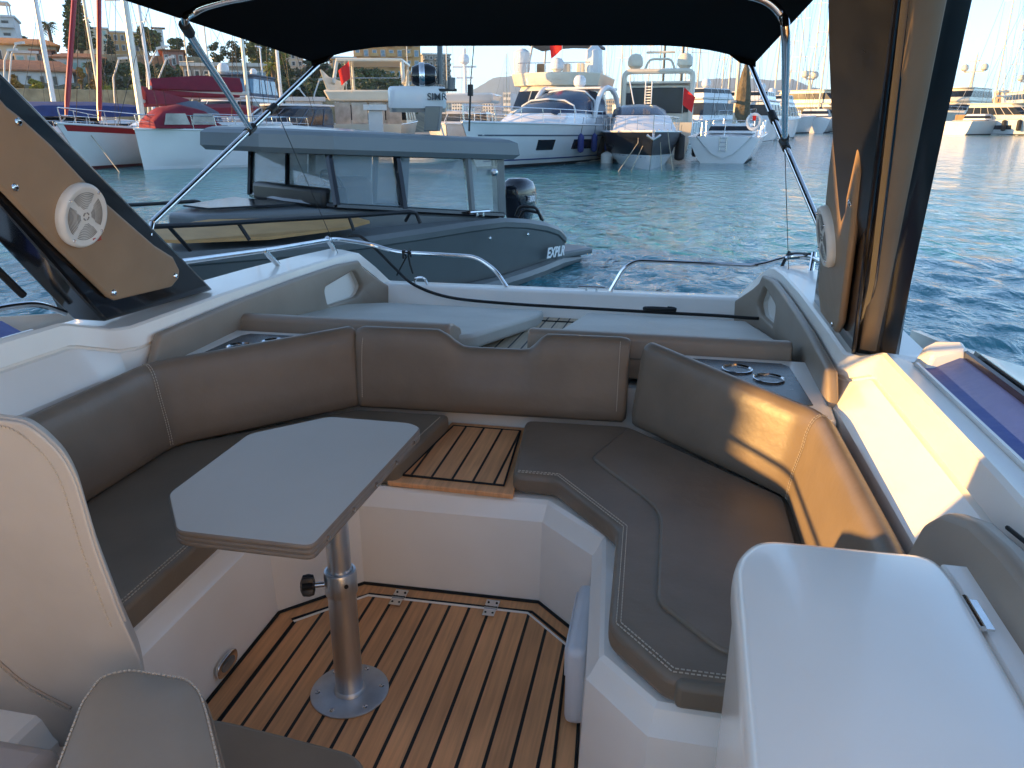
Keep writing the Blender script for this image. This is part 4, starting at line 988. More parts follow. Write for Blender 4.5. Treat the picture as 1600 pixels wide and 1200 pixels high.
def tree(name, label, px, yb, yt, wpx, D, m, seed, blobs=14, n=60, trunk=.25, shape='round', group='trees on the hillside'):
    rng = random.Random(seed); x, y = pol(px, D); zb = hill_z(D)-.3; top = PD(px, yt, D).z; cb = PD(px, yb, D).z; cb = max(cb, zb+.3); Wd = wpx/1269*D; Hc = top-cb
    t = thing(name, label, 'tree', (x, y, zb), group=group, local=True)
    s = max(.2, Wd*.046)
    g = MB(); lean = rng.uniform(-.1, .1)*Wd; g.tube([(0, 0, 0), (lean*.3, 0, (cb-zb)*.6), (lean, 0, cb-zb+Hc*.35)], [.28, .2, .1], 7)
    for k in range(4):
        a = rng.uniform(0, 6.28); g.tube([(lean*.6, 0, cb-zb+Hc*.05), (lean*.6+math.cos(a)*Wd*.25, math.sin(a)*Wd*.2, cb-zb+Hc*.45)], [.12, .04], 5)
    g.build('trunk', BARK, t)
    g = MB()
    for k in range(blobs):
        if shape == 'cone': h = rng.random(); rr = (1-h)*.5+.05; a = rng.uniform(0, 6.28); c = (math.cos(a)*Wd*rr*.5, math.sin(a)*Wd*rr*.5, cb-zb+Hc*h*.92); br = Wd*(.30*(1-h)+.10); sc = (1, 1, 1.6)
        elif shape == 'column': h = rng.random(); a = rng.uniform(0, 6.28); pr = math.sin(math.pi*min(1, .25+h*.75)); c = (math.cos(a)*Wd*.15, math.sin(a)*Wd*.15, cb-zb+Hc*h*.9); br = Wd*.42*max(.25, pr); sc = (1, 1, 1.7)
        elif shape == 'flat': a = rng.uniform(0, 6.28); q = rng.uniform(0, .8)**.6; c = (lean+math.cos(a)*Wd*.42*q, math.sin(a)*Wd*.42*q, cb-zb+Hc*(.55+.3*(1-q)*rng.random()+.1*rng.random())); br = Wd*.17; sc = (1, 1, .55)
        else: a = rng.uniform(0, 6.28); e = rng.uniform(-.9, 1); q = math.sqrt(max(0, 1-e*e))*rng.uniform(.3, 1); c = (lean*.7+math.cos(a)*Wd*.34*q, math.sin(a)*Wd*.34*q, cb-zb+Hc*(.5+.36*e)); br = Wd*rng.uniform(.12, .22); sc = (1, 1, .8*min(1.3, Hc/Wd))
        leaves(g, c, br, n, s, rng, sc)
    g.build('crown', m, t, smooth=False)
    return t
tree('pine_tree', 'broad umbrella pine with a sunlit crown right of the tall mast', 248, 84, 40, 52, 150, L2, 1, 26, 80)
tree('pine_tree', 'dark round pine right of the broad sunlit one', 288, 84, 58, 36, 140, L1, 2, 18, 70)
tree('pine_tree', 'dark pine behind the left canopy strut', 318, 92, 66, 30, 138, L3, 3, 16, 60)
tree('pine_tree', 'pine with bare gaps left of the glazed pavilion', 352, 104, 64, 34, 130, L1, 4, 16, 60)
tree('pine_tree', 'dark pine just left of the olive coloured tree', 378, 110, 62, 34, 128, L3, 5, 18, 60)
tree('olive_tree', 'large olive green tree with sunlit top under the canopy edge', 410, 112, 50, 56, 118, L2, 6, 26, 80)
tree('broadleaf_tree', 'tall sunlit yellow green tree behind the canopy corner', 448, 116, 62, 52, 122, L4, 7, 22, 70)
tree('broadleaf_tree', 'dark tree right of the canopy corner strut', 505, 140, 84, 50, 112, L3, 8, 24, 70)
tree('broadleaf_tree', 'small dark tree in front of the ochre annexe', 545, 132, 98, 36, 110, L3, 9, 16, 60)
tree('broadleaf_tree', 'dark bush like tree beneath the orange apartment building', 580, 136, 108, 40, 112, L1, 10, 16, 60)
tree('broadleaf_tree', 'low dark shrubby tree at the foot of the orange building', 512, 176, 128, 70, 92, L1, 11, 26, 80)
tree('broadleaf_tree', 'low dark shrubby tree behind the cream kiosk', 462, 176, 122, 60, 94, L3, 12, 24, 80)
tree('cypress_tree', 'slim dark cypress left of the first red furled sail', 129, 88, 28, 13, 140, L3, 13, 30, 45, shape='cone')
tree('cypress_tree', 'short dark cypress in front of the peach building', 189, 96, 53, 15, 150, L3, 14, 24, 45, shape='column')
tree('umbrella_pine', 'small flat topped pine above the white block', 54, 70, 55, 18, 160, L3, 15, 12, 50, shape='flat')
tree('hedge_tree', 'dark green tree under the hilltop terrace', 172, 118, 92, 44, 108, L3, 16, 18, 60)
tree('hedge_tree', 'dark green tree left of the pink house', 232, 130, 96, 50, 104, L1, 17, 20, 60)
tree('hedge_tree', 'dark green tree covering the slope right of the bent lamps', 276, 150, 100, 60, 98, L3, 18, 26, 70)
tree('yellow_shrub', 'golden shrub on the slope above the blue canopy boat', 36, 148, 114, 16, 88, L6, 19, 12, 60)
tree('yellow_shrub', 'bright yellow green shrub above the blue canopy boat', 66, 152, 122, 26, 86, L4, 20, 14, 60)
tree('yellow_shrub', 'golden shrub right of the second red furled sail', 164, 150, 108, 22, 88, L6, 21, 14, 60)
tree('yellow_shrub', 'rusty orange shrub between the two red furled sails', 136, 138, 104, 14, 92, L6, 22, 10, 50)
tree('yellow_shrub', 'yellow green shrub below the terrace wall', 172, 162, 134, 30, 85, L4, 23, 14, 60)
tree('hedge_tree', 'green shrub left of the tall silver mast', 206, 160, 138, 30, 86, L2, 24, 14, 60)
tree('hedge_tree', 'low olive shrub behind the small quay cabinet', 540, 188, 168, 40, 76, L2, 25, 16, 60)
tree('dark_tree', 'small dark tree beside the mint shuttered house', 94, 112, 90, 18, 110, L3, 26, 12, 50)
tree('dark_tree', 'dark shrub at the foot of the white block', 20, 108, 92, 18, 118, L3, 27, 12, 50)
def palm(label, px, yb, yt, wpx, D, seed, m=L5):
    rng = random.Random(seed); x, y = pol(px, D); zb = hill_z(D)-.2; top = PD(px, yt, D).z-zb; Wd = wpx/1269*D; 
    t = thing('palm_tree', label, 'palm tree', (x, y, zb), group='palm trees', local=True); hc = top-Wd*.30
    MB().tube([(0, 0, 0), (.15, 0, hc*.5), (0, 0, hc)], [.35, .26, .22], 8).build('trunk', BARK, t)
    g = MB()
    for k in range(34):
        a = rng.uniform(0, 6.28); el = rng.uniform(-.5, 1.3); Lf = Wd*.52*rng.uniform(.85, 1.1); pts = []; c, s = math.cos(a), math.sin(a)
        for i in range(8):
            q = i/7; r = Lf*q*math.cos(el*(1-q*.5)); z = hc+Lf*(math.sin(el)*q-.62*q*q); pts.append(Vector((c*r, s*r, z)))
        for i in range(7):
            w1 = Wd*.045*math.sin(math.pi*min(1, (i+.6)/7)); d = (pts[i+1]-pts[i]); sd = Vector((-s, c, 0))
            for sg in (-1, 1):
                g.add([pts[i], pts[i+1]*.65+pts[i]*.35, pts[i+1]+sd*sg*w1*2.0-Vector((0, 0, w1*1.2)), pts[i]*.4+pts[i+1]*.6+sd*sg*w1*2.2-Vector((0, 0, w1*1.6))], [(0, 1, 2, 3)])
    g.build('crown', m, t, smooth=False)
palm('tall dark palm left of the leaning white mast', 101, 64, 31, 26, 135, 1)
palm('sunlit fan palm beside the left canopy strut', 433, 150, 92, 34, 80, 2, L4)
palm('small palm on the slope above the row house', 150, 110, 96, 14, 104, 3)
g = MB(); rng = random.Random(21)
for _ in range(1500):
    a = rng.uniform(110, 640); D = rng.choice([84, 88, 93, 97, 101, 106, 114, 120])+rng.uniform(-2, 2); x, y = pol(a, D)
    if a < 165 and 100 < D < 113: continue
    leaves(g, (x, y, hill_z(D)*(1.0 if a < 600 else max(0, 1-(a-600)/140))+.3), rng.uniform(.6, 1.5), 12, .34, rng, (1, 1, .8))
stuff(g.build('hillside_scrub', mat('scrub_foliage', (.055, .075, .026), .85, noise=(.25, .6)), smooth=False), 'dark green scrub covering the slope behind the left quay', 'scrub')
# araucaria
def araucaria(label, px, yb, yt, wpx, D):
    x, y = pol(px, D); zb = hill_z(D)-.2; top = PD(px, yt, D).z-zb; Wd = wpx/1269*D; rng = random.Random(4)
    t = thing('araucaria_tree', label, 'tree', (x, y, zb), local=True); MB().tube([(0, 0, 0), (0, 0, top)], [.3, .06], 7).build('trunk', BARK, t); g = MB()
    nl = 15
    for i in range(nl):
        h = .30+.68*i/nl; r = Wd*.5*(1-.75*(i/nl)**1.3)
        for k in range(7):
            a = k*2*math.pi/7+i*.5; c, s = math.cos(a), math.sin(a)
            pts = [Vector((c*r*q, s*r*q, h*top+.22*r*(q*q)-.06*r)) for q in (0, .35, .7, 1)]
            g.tube(pts, [.05, .05, .04, .02], 4)
            for q in range(10):
                p = pts[1].lerp(pts[3], rng.random()); leaves(g, p, .35, 3, .30, rng, (1, 1, .5))
    g.build('crown', L1, t, smooth=False)
araucaria('tall sparse araucaria with tiered branches behind the red furled sails', 145, 120, -12, 38, 120)

# ================================================================ MOORED BOATS
BW = mat('boat_white', (.70, .71, .71), .25, noise=(.8, .05), coat=.4); BW2 = mat('boat_cream', (.68, .62, .50), .3, noise=(.8, .05), coat=.3); NAVY = mat('hull_navy', (.006, .009, .016), .35, noise=(1, .3), coat=.15, spec=.3)
BGL = mat('boat_glass', (.008, .014, .022), .18, noise=(.7, .4), spec=.35); BBL = mat('blue_windscreen', (.010, .028, .065), .22, noise=(.7, .3), spec=.3); BRED = mat('red_stripe', (.33, .012, .018), .35, noise=(2, .1)); BURG = mat('burgundy_canvas', (.19, .010, .028), .85, noise=(3, .15), bump=[(4, .5, .05)])
BLUC = mat('blue_canvas', (.015, .045, .16), .85, noise=(3, .15), bump=[(4, .5, .05)]); GRC = mat('grey_canvas', (.09, .12, .16), .8, noise=(3, .15)); MASTM = mat('mast_alloy', (.60, .58, .52), .35, .3, noise=(2, .08)); ANTI = mat('antifouling', (.09, .012, .018), .7, noise=(2, .2)); ANTB = mat('dark_antifouling', (.012, .015, .02), .7, noise=(2, .2))
FEND = mat('blue_fender', (.02, .05, .22), .55, noise=(5, .1)); FENW = mat('white_fender', (.65, .65, .62), .5, noise=(5, .1)); FLAG = mat('red_flag', (.75, .02, .02), .8, noise=(3, .1)); BLKF = mat('black_fender', (.012, .012, .014), .6, noise=(5, .2)); WOOD = mat('boat_teak', (.35, .20, .10), .7, noise=(3, .2)); RAILM = mat('boat_rail', (.65, .66, .66), .22, .9, noise=(3, .1)); TANP = mat('tan_person_skin', (.45, .22, .13), .6, noise=(9, .1))
class Hull:
    def __init__(s, L, B, fb, fs, rake=.9, flare=.78, full=.5, drop=0): s.L, s.B, s.fb, s.fs, s.rake, s.flare, s.full = L, B, fb, fs, rake, flare, full
    def pt(s, t, v, side, out=0):
        """t 0 stern..1 bow, v 0 waterline..1 sheer"""
        hb = s.B/2*(1-max(0, (t-s.full)/(1-s.full))**2.3) if t > s.full else s.B/2*(.93+.07*t/s.full)
        hb = max(hb, .015); z = s.fs+(s.fb-s.fs)*t**1.6
        fl = s.flare*(1-.55*max(0, (t-.4)/.6)**1.2); y = hb*(fl+(1-fl)*max(-.3, v)**.8 if v > 0 else fl*(1+v*.9))
        x = s.L*t + s.rake*max(0, t-.5)/.5*max(-.4, v)*(t**3) - s.rake*.0
        return Vector((x-s.L/2, side*(y+out), z*v))
    def shz(s, t): return s.fs+(s.fb-s.fs)*t**1.6
def boat_hull(t, h, m, boot=ANTB, deck=BW):
    ts = [0, .1, .25, .4, .5, .6, .7, .78, .85, .9, .94, .97, .99, 1]; g = MB()
    vsn = [1, .92, .6, .3, 0]
    g.loft([[h.pt(a, v, 1) for v in vsn]+[Vector((h.pt(a, 0, 1).x, 0, -.35))]+[h.pt(a, v, -1) for v in reversed(vsn)] for a in ts], False, False)
    a = 0; g.f.append(tuple(range(0, 11))); hu = g.build('hull', m, t, angle=40)
    g = MB(); g.loft([[h.pt(a, 1, 1, -.03)+Vector((0, 0, -.03)), Vector((h.pt(a, 1, 1).x, 0, h.shz(a)+.03)), h.pt(a, 1, -1, -.03)+Vector((0, 0, -.03))] for a in ts], False, False); g.build('deck', deck, t, angle=60)
    g = MB()
    for sd in (-1, 1): g.tube([h.pt(a, .985, sd, .01) for a in ts], .045, 6)
    g.build('rubbing_strake', deck, hu)
    if boot: stripe(t, h, -.12, .07, 0, 1, boot, 'boot_stripe')
    return hu
def stripe(t, h, v0, v1, t0, t1, m, name='stripe', out=.012, sides=(-1, 1), n=16, taper=0):
    for sd in sides:
        rows = []
        for i in range(n+1):
            a = t0+(t1-t0)*i/n; k = 1-taper*i/n; vm = (v0+v1)/2; rows.append([h.pt(a, vm+(v0-vm)*k, sd, out), h.pt(a, vm+(v1-vm)*k, sd, out), h.pt(a, vm+(v1-vm)*k, sd, -.03), h.pt(a, vm+(v0-vm)*k, sd, -.03)])
        MB().loft(rows).build(name, m, t, angle=40)
def tierpts(x0, x1, w0, w1, z0, z1, rf, rb, f, e=0, nose=.55):
    """one level of a cabin at height fraction f"""
    z = z0+(z1-z0)*f; a = x0+rb*f; b = x1-rf*f; w = (w0+(w1-w0)*f)/2+e; b += e; a -= e
    return [(a, -w, z), (b-w*.55, -w, z), (b-w*.16, -w*nose, z), (b, 0, z), (b-w*.16, w*nose, z), (b-w*.55, w, z), (a, w, z)]
def tier(t, x0, x1, w0, w1, z0, z1, rf, rb, m=BW, win=None, wm=None, name='cabin', over=.0, roofm=None, posts=4):
    MB().loft([tierpts(x0, x1, w0, w1, z0, z1, rf, rb, f) for f in (0, 1)]).build(name, m, t, bevel=.06, seg=2)
    if over: MB().loft([[(p[0]+(over if p[0] > (x0+x1)/2 else -over), p[1]*1.04, z1+dz) for p in tierpts(x0, x1, w0, w1, z0, z1, rf, rb, 1)] for dz in (0, .12)]).build('roof', roofm or m, t, bevel=.04, seg=2)
    if win:
        wo = MB().loft([tierpts(x0, x1, w0, w1, z0, z1, rf, rb, f, .02) for f in win]).build('windows', wm or BGL, t, angle=30)
        g = MB()
        for k in range(1, posts):
            for sd in (-1, 1):
                P0 = tierpts(x0, x1, w0, w1, z0, z1, rf, rb, win[0], .03); P1 = tierpts(x0, x1, w0, w1, z0, z1, rf, rb, win[1], .03)
                i0, i1 = (0, 1) if sd < 0 else (6, 5); u = k/posts
                g.tube([Vector(P0[i0]).lerp(Vector(P0[i1]), u), Vector(P1[i0]).lerp(Vector(P1[i1]), u)], .035, 5)
        for sd in (2, 4): g.tube([tierpts(x0, x1, w0, w1, z0, z1, rf, rb, win[0], .03)[sd], tierpts(x0, x1, w0, w1, z0, z1, rf, rb, win[1], .03)[sd]], .03, 5)
        g.build('window_posts', m, wo)
def rails(t, h, t0, t1, hh=.55, inset=.12, n=8, close=True, name='guard_rail', mid=True):
    g = MB(); A = []
    for sd in (-1, 1):
        pts = [h.pt(t0+(t1-t0)*i/n, 1, sd, -inset)+Vector((0, 0, hh)) for i in range(n+1)]
        if sd < 0: A = pts
        else: A = A+list(reversed(pts)) if close else A
        if not close: g.tube(pts, .018, 5)
        for i in range(n+1):
            a = t0+(t1-t0)*i/n; p = h.pt(a, 1, sd, -inset); g.tube([p, p+Vector((.08, 0, hh))], .014, 5)
    if close: g.tube(A, .018, 5); 
    if mid and close: g.tube([p-Vector((0, 0, hh*.5)) for p in A], .009, 4)
    return g.build(name, RAILM, t)
def fender(t, h, a, sd, m=FEND, z=None, r=.13, l=.55, v=.55):
    p = h.pt(a, v, sd, r*1.05); top = h.pt(a, 1, sd, .02)
    f = MB().lathe([(.02, -l/2-.04), (r*.7, -l/2), (r, -l/2+.08), (r, l/2-.08), (r*.6, l/2), (.025, l/2+.06), (.02, l/2+.08)], p, n=12).build('fender', m, t)
    MB().tube([p+Vector((0, 0, l/2)), top+Vector((0, 0, .3))], .012, 4).build('fender_line', RUB, f)
def dome(t, p, r, m=BW): MB().lathe([(r*.5, -r*.9), (r*.95, -r*.5), (r, 0), (r*.92, r*.45), (r*.6, r*.85), (.02, r)], p, n=14).build('radar_dome', m, t)
def flag(t, p, s=.8, sd=(.3, .9, 0)):
    p = Vector(p); f = MB().tube([p, p+Vector((-.25, 0, 1.5*s))], .02, 5).build('flag_staff', MASTM, t)
    rows = []; q = p+Vector((-.25, 0, 1.5*s)); d = Vector(sd).normalized()
    for i in range(8):
        u = i/7; rows.append([q+d*u*s*.55+Vector((.08*math.sin(6*u), 0, -.45*u*s-.02)), q+d*u*s*.45+Vector((.08*math.sin(6*u+1), 0, -.8*s-.35*u*s))])
    MB().loft(rows, False, False).build('flag', FLAG, f)
def mast(t, x, z0, z1, r=.10, m=MASTM, spread=(.45, .72), sw=.9, stays=True, bow=None, stern=None, chain=1.3, deckz=1.2, name='mast'):
    mo = MB().tube([(x, 0, z0), (x, 0, z1)], [r, r*.8], 8).build(name, m, t)
    g = MB()
    for f in spread:
        z = z0+(z1-z0)*f; g.tube([(x-.1, -sw*(1.2-f*.5), z), (x, 0, z), (x-.1, sw*(1.2-f*.5), z)], .035, 5)
    g.build('spreaders', m, mo); g = MB()
    if stays:
        for sd in (-1, 1):
            z = z0+(z1-z0)*spread[-1]; w = sw*(1.2-spread[-1]*.5)
            g.tube([(x, 0, z1-.2), (x-.1, sd*w, z), (x-.1, sd*sw*(1.2-spread[0]*.5), z0+(z1-z0)*spread[0]), (x-.2, sd*chain, deckz)], .012, 4)
            g.tube([(x, 0, z0+(z1-z0)*.5), (x+.4, sd*chain, deckz)], .012, 4)
        if bow: g.tube([(x, 0, z1-.1), bow], .014, 4)
        if stern: g.tube([(x, 0, z1), stern], .012, 4)
        g.build('rigging', RUB, mo)
    return mo
def put(px, py): p = WPT(px, py); return p
def moor(name, label, cat, px, py, rel, group=None, D=None):
    """boat whose centre stands at a water point; rel = angle of the bow away from pointing at the camera"""
    if D: x, y = pol(px, D)
    else: p = put(px, py); x, y = p.x, p.y
    return thing(name, label, cat, (x, y, WZ), math.atan2(-y, -x)+R(rel), group=group, local=True)
GY = 'motor yachts moored opposite'
# --- white express cruiser H
t = moor('express_cruiser', 'white express cruiser with a dark blue windscreen and blue fenders', 'motor yacht', 858, 262, -24, GY, D=41)
h = Hull(15, 4.7, 2.0, 1.75, 1.3, .80, .45); boat_hull(t, h, BW, ANTB)
stripe(t, h, .70, .735, 0, .97, GRC, 'line', .006)
stripe(t, h, .16, .19, 0, .97, BLUC, 'line', .010)
for a0, a1 in ((.42, .60), (.70, .775)): stripe(t, h, .38, .62, a0, a1, BGL, 'hull_window', .015, n=6)
tier(t, -5.4, 3.6, 3.7, 3.2, 1.7, 2.35, 1.4, 0, BW, name='foredeck_cabin')
MB().loft([[(x, y*w, z) for y, z in ((-1, z0), (-.92, z0+dz*.55), (-.6, z0+dz*.9), (0, z0+dz), (.6, z0+dz*.9), (.92, z0+dz*.55), (1, z0))] for x, w, z0, dz in ((-3.9, 1.62, 2.3, 1.30), (-2.8, 1.62, 2.3, 1.30), (-1.6, 1.6, 2.3, 1.16), (-.4, 1.55, 2.3, .86), (.8, 1.45, 2.3, .48), (1.9, 1.2, 2.28, .10))]).build('windscreen', BBL, t, angle=60)
g = MB(); 
for x, w, z0, dz in ((-2.3, 1.64, 2.3, 1.26), (.2, 1.53, 2.3, .72)): g.tube([(x, y*w, z) for y, z in ((-1, z0), (-.92, z0+dz*.55), (-.6, z0+dz*.9), (0, z0+dz), (.6, z0+dz*.9), (.92, z0+dz*.55), (1, z0))], .05, 6)
g.build('windscreen_frame', BW, t)
for sd in (-1, 1):
    g = MB(); g.tube([(-5.6+1.9*(1-math.cos(a)), sd*1.75, 1.9+1.75*math.sin(a)) for a in [math.pi*k/12 for k in range(13)]], .13, 8); g.build('side_arch', BW, t)
MB().box((-4.3, 0, 3.62), (2.6, 3.2, .14)).build('hardtop', BW, t, bevel=.06)
rails(t, h, .38, .99, .62)
for a in (.37, .47, .57): fender(t, h, a, 1, l=.8, r=.16, v=.52)
dome(t, (-4.0, 0, 4.0), .34)
MB().tube([(-4, 0, 3.6), (-4, 0, 4.0)], .08).build('dome_mount', BW, t)
# --- black hull cruiser J (bow on)
t = moor('express_cruiser', 'black hulled cruiser seen bow on with white deck and chin', 'motor yacht', 1003, 250, 4, GY, D=41)
h = Hull(12.5, 3.9, 1.62, 1.45, 1.0, .74, .42); boat_hull(t, h, NAVY, None)
stripe(t, h, -.15, .30, .45, 1, BW, 'white_chin', .015, taper=-.35); stripe(t, h, .30, .33, .1, .98, GRC, 'line', .012)
stripe(t, h, .52, .60, .5, .66, BGL, 'hull_window', .018, n=5)
tier(t, -4.6, 3.4, 3.1, 2.6, 1.45, 2.25, 2.2, 0, BW, name='foredeck_cabin')
MB().loft([[(x, y*w, z) for y, z in ((-1, z0), (-.92, z0+dz*.6), (-.6, z0+dz*.92), (0, z0+dz), (.6, z0+dz*.92), (.92, z0+dz*.6), (1, z0))] for x, w, z0, dz in ((-3.6, 1.4, 2.2, .62), (-2.4, 1.4, 2.2, .62), (-1.2, 1.36, 2.2, .46), (-.1, 1.25, 2.2, .10))]).build('windscreen', BBL, t, angle=60)
rails(t, h, .30, .985, .6)
g = MB(); g.tube([(h.pt(1, 1, 0).x+.1, -.28, 1.45), (h.pt(1, 1, 0).x+.18, 0, 1.28), (h.pt(1, 1, 0).x+.1, .28, 1.45)], .05, 6); g.tube([(h.pt(1, 1, 0).x-.2, 0, 1.6), (h.pt(1, 1, 0).x+.2, 0, 1.32)], .05, 6); g.build('anchor', RAILM, t)
g = MB()
for y0, y1, xx in ((-.5, -1.5, 3), (-.25, -.9, 1.6), (.4, .5, 1.2), (.75, 1.0, 1.0)): g.tube([(5.4, y0, 1.65), (5.9, y0*1.05, 1.1), (6.3+xx*.3, y1, -.2)], .018, 5)
g.build('mooring_lines', mat('rope_beige', (.42, .36, .27), .9, noise=(6, .2)), t)
fender(t, h, .55, -1, FENW, r=.30, l=.62, v=.12); fender(t, h, .42, -1, BLKF, r=.24, l=1.0, v=.5); fender(t, h, .55, 1, BLKF, r=.24, l=1.2, v=.5)
g = MB()
for k in range(7): a = .25; g.tube([(-1.5-.12*k*0, .25+.0*k, 2.85+.13*k), (-1.2, .45, 2.85+.13*k)], .03, 5)
g.tube([(-1.4, .2, 2.8), (-1.4, .2, 3.9)], .03); g.tube([(-1.2, .5, 2.8), (-1.2, .5, 3.9)], .03); g.build('radar_mast', BW, t)
g = MB(); g.tube([(-1.4, -.35, 2.8), (-1.6, -.6, 3.9)], .03); g.build('antenna', BW, t)
# --- flybridge yacht I
t = moor('flybridge_yacht', 'tall flybridge yacht with grey hardtop and red flag behind the white express cruiser', 'motor yacht', 872, 250, -10, GY, D=52)
h = Hull(18, 5.6, 2.6, 2.0, 1.2, .82, .45); boat_hull(t, h, BW, ANTB)
tier(t, -6.5, 4.6, 5.0, 4.3, 2.0, 4.0, 2.2, .4, BW2, (.35, .85), BGL, posts=5)
tier(t, -6.9, 2.6, 5.2, 5.6, 4.0, 4.75, -.1, 0, BW2, name='flybridge_coaming')
g = MB()
for x in (-5.6, -.2):
    for y in (-2.1, 2.1): g.tube([(x, y, 4.7), (x+.5*(1 if x < -3 else -1), y*.88, 6.55)], .07, 6)
g.build('hardtop_legs', BW, t); MB().loft([[(x, y, z+.18*(1-(y/2.3)**2)) for y in (-2.2, -1.2, 0, 1.2, 2.2) for z in (6.5,)]+[(x, y, 6.66+.18*(1-(y/2.3)**2)) for y in (2.2, 1.2, 0, -1.2, -2.2)] for x in (-5.6, -2.5, .6)]).build('hardtop', GRC, t, bevel=.03)
g = MB(); g.tube([(1.9, -2.2, 5.3), (1.9, 2.2, 5.3)], .025)
for k in range(9): g.tube([(1.9, -2.2+.55*k, 4.7), (1.9, -2.2+.55*k, 5.3)], .02, 5)
g.build('guard_rail', RAILM, t)
for y in (-1.1, .5, 1.4): MB().box((.2, y, 5.0), (.5, .5, .7)).build('seat', WOOD if y < 0 else BW2, t, bevel=.08)
dome(t, (2.0, .25, 5.15), .42); flag(t, (2.0, .5, 5.0), 1.5, (.0, -1, 0))
g = MB(); g.tube([(-2, .9, 6.8), (-2.3, .9, 9.5)], .025); g.tube([(-2, -.9, 6.8), (-2.3, -.9, 9.0)], .025); g.build('antenna', BW, t)
MB().lathe([(.5, 0), (.55, .3), (.5, 1.3), (.2, 1.6)], (.8, 2.3, 4.7), n=10).build('covered_raft', BW, t); MB().lathe([(.4, 0), (.5, .3), (.5, 1.3), (.2, 1.5)], (.8, -2.2, 4.7), n=10).build('covered_raft', BW, t)
# --- twin dome yacht K (stern on)
t = moor('flybridge_yacht', 'yacht with two white radar domes on its arch behind the black hulled cruiser', 'motor yacht', 1030, 240, 178, GY, D=58)
h = Hull(17, 4.9, 2.3, 1.9, 1.2, .85, .5); boat_hull(t, h, BW2, ANTB)
tier(t, -5.6, 4.6, 4.4, 4.0, 1.8, 4.1, 2.0, .1, BW2, (.3, .8), BGL)
MB().box((-5.75, 0, 3.2), (.12, 3.4, 1.5)).build('saloon_window', BGL, t, bevel=.05)
g = MB(); g.tube(fillet([(-5.8, -2.1, 1.9), (-5.7, -2.1, 4.9), (-5.7, 2.1, 4.9), (-5.8, 2.1, 1.9)], .4, 5), .16, 8); g.build('stern_arch', BW2, t)
MB().box((-3.5, 0, 4.25), (4.6, 4.3, .14)).build('flybridge_deck', BW2, t, bevel=.05)
g = MB(); g.tube(fillet([(-4.2, -1.0, 4.9), (-4.2, -.7, 5.7), (-4.2, .7, 5.7), (-4.2, 1.0, 4.9)], .3, 4), .07); g.tube([(-4.2, -.9, 6.1), (-4.2, .9, 6.1)], .07); g.tube([(-4.2, 0, 5.6), (-4.2, 0, 7.2)], .05); g.build('radar_arch', BW2, t)
dome(t, (-4.3, -1.55, 5.55), .50, BW2); dome(t, (-4.3, 1.55, 5.55), .50, BW2); flag(t, (-6.6, -1.6, 2.0), 1.3, (0, -.3, 0)); fender(t, h, .1, 1, FEND, r=.3, l=1.0, v=.5)
# --- sailing yacht stern L
t = moor('sailing_yacht', 'white sailing yacht seen from its transom with swim ladder and lifebuoy', 'sailing yacht', 1147, 240, 176, None, D=47)
h = Hull(12, 3.7, 1.55, 1.25, .8, .62, .45); boat_hull(t, h, BW, ANTB)
MB().loft([[(x, y*w, z) for y, z in ((-1, 1.28), (-.75, .9), (-.4, .45), (0, .22), (.4, .45), (.75, .9), (1, 1.28))] for x, w in ((-6.02, 1.35), (-6.1, 1.3))]).build('transom', BW, t)
g = MB()
for y in (-.16, .16): g.tube([(-6.13, y, .55), (-6.13, y, 1.25)], .02)
for z in (.6, .8, 1.0, 1.2): g.tube([(-6.14, -.16, z), (-6.14, .16, z)], .016)
g.build('swim_ladder', RAILM, t)
tier(t, -2.2, 3.4, 2.4, 1.9, 1.35, 1.85, 1.2, .2, BW, (.3, .75)); rails(t, h, .03, .95, .65, close=False)
g = MB(); g.tube([(-5.6, y, 2.0) for y in (-1.6, -.8, 0, .8, 1.6)], .02); g.tube([(-5.8, -1.6, 1.3), (-5.6, -1.6, 2.0)], .02); g.tube([(-5.8, 1.6, 1.3), (-5.6, 1.6, 2.0)], .02); g.tube([(-5.8, .0, 1.3), (-5.6, 0, 2.0)], .02); g.build('pushpit', RAILM, t)
g = MB(); g.tube([(-5.75, -1.35+.30*math.cos(a), 1.95+.34*math.sin(a)) for a in [2*math.pi*k/16 for k in range(17)]], .09, 8); lb_o = g.build('lifebuoy', BW, t)
MB().box((-5.86, -1.35, 2.12), (.05, .16, .22)).build('lifebuoy_mark', FLAG, lb_o)
mast(t, .2, 1.6, 17, .11, BW2, bow=(5.8, 0, 1.7), stern=(-6, 0, 1.4)); g = MB(); g.lathe([(.2, 0), (.42, .5), (.38, 1.6), (.22, 2.6), (.08, 3.0)], (-.1, -.4, 1.9), n=9); g.build('gathered_sail', mat('tan_sail_cover', (.13, .10, .06), .9, noise=(2, .3), bump=[(5, .8, .1)]), t)
g = MB(); g.tube([(0, 0, 3.0), (-4.2, 0, 2.9)], .09); g.build('boom', MASTM, t); fender(t, h, .25, 1, BLKF, r=.17, l=.9, v=.5); fender(t, h, .5, 1, BLKF, r=.2, l=.9, v=.55)
g = MB(); g.tube([(-5.5, 1.2, 1.3), (-5.7, 1.5, 1.0)], .1); g.build('outboard_bracket', BLKP, t)
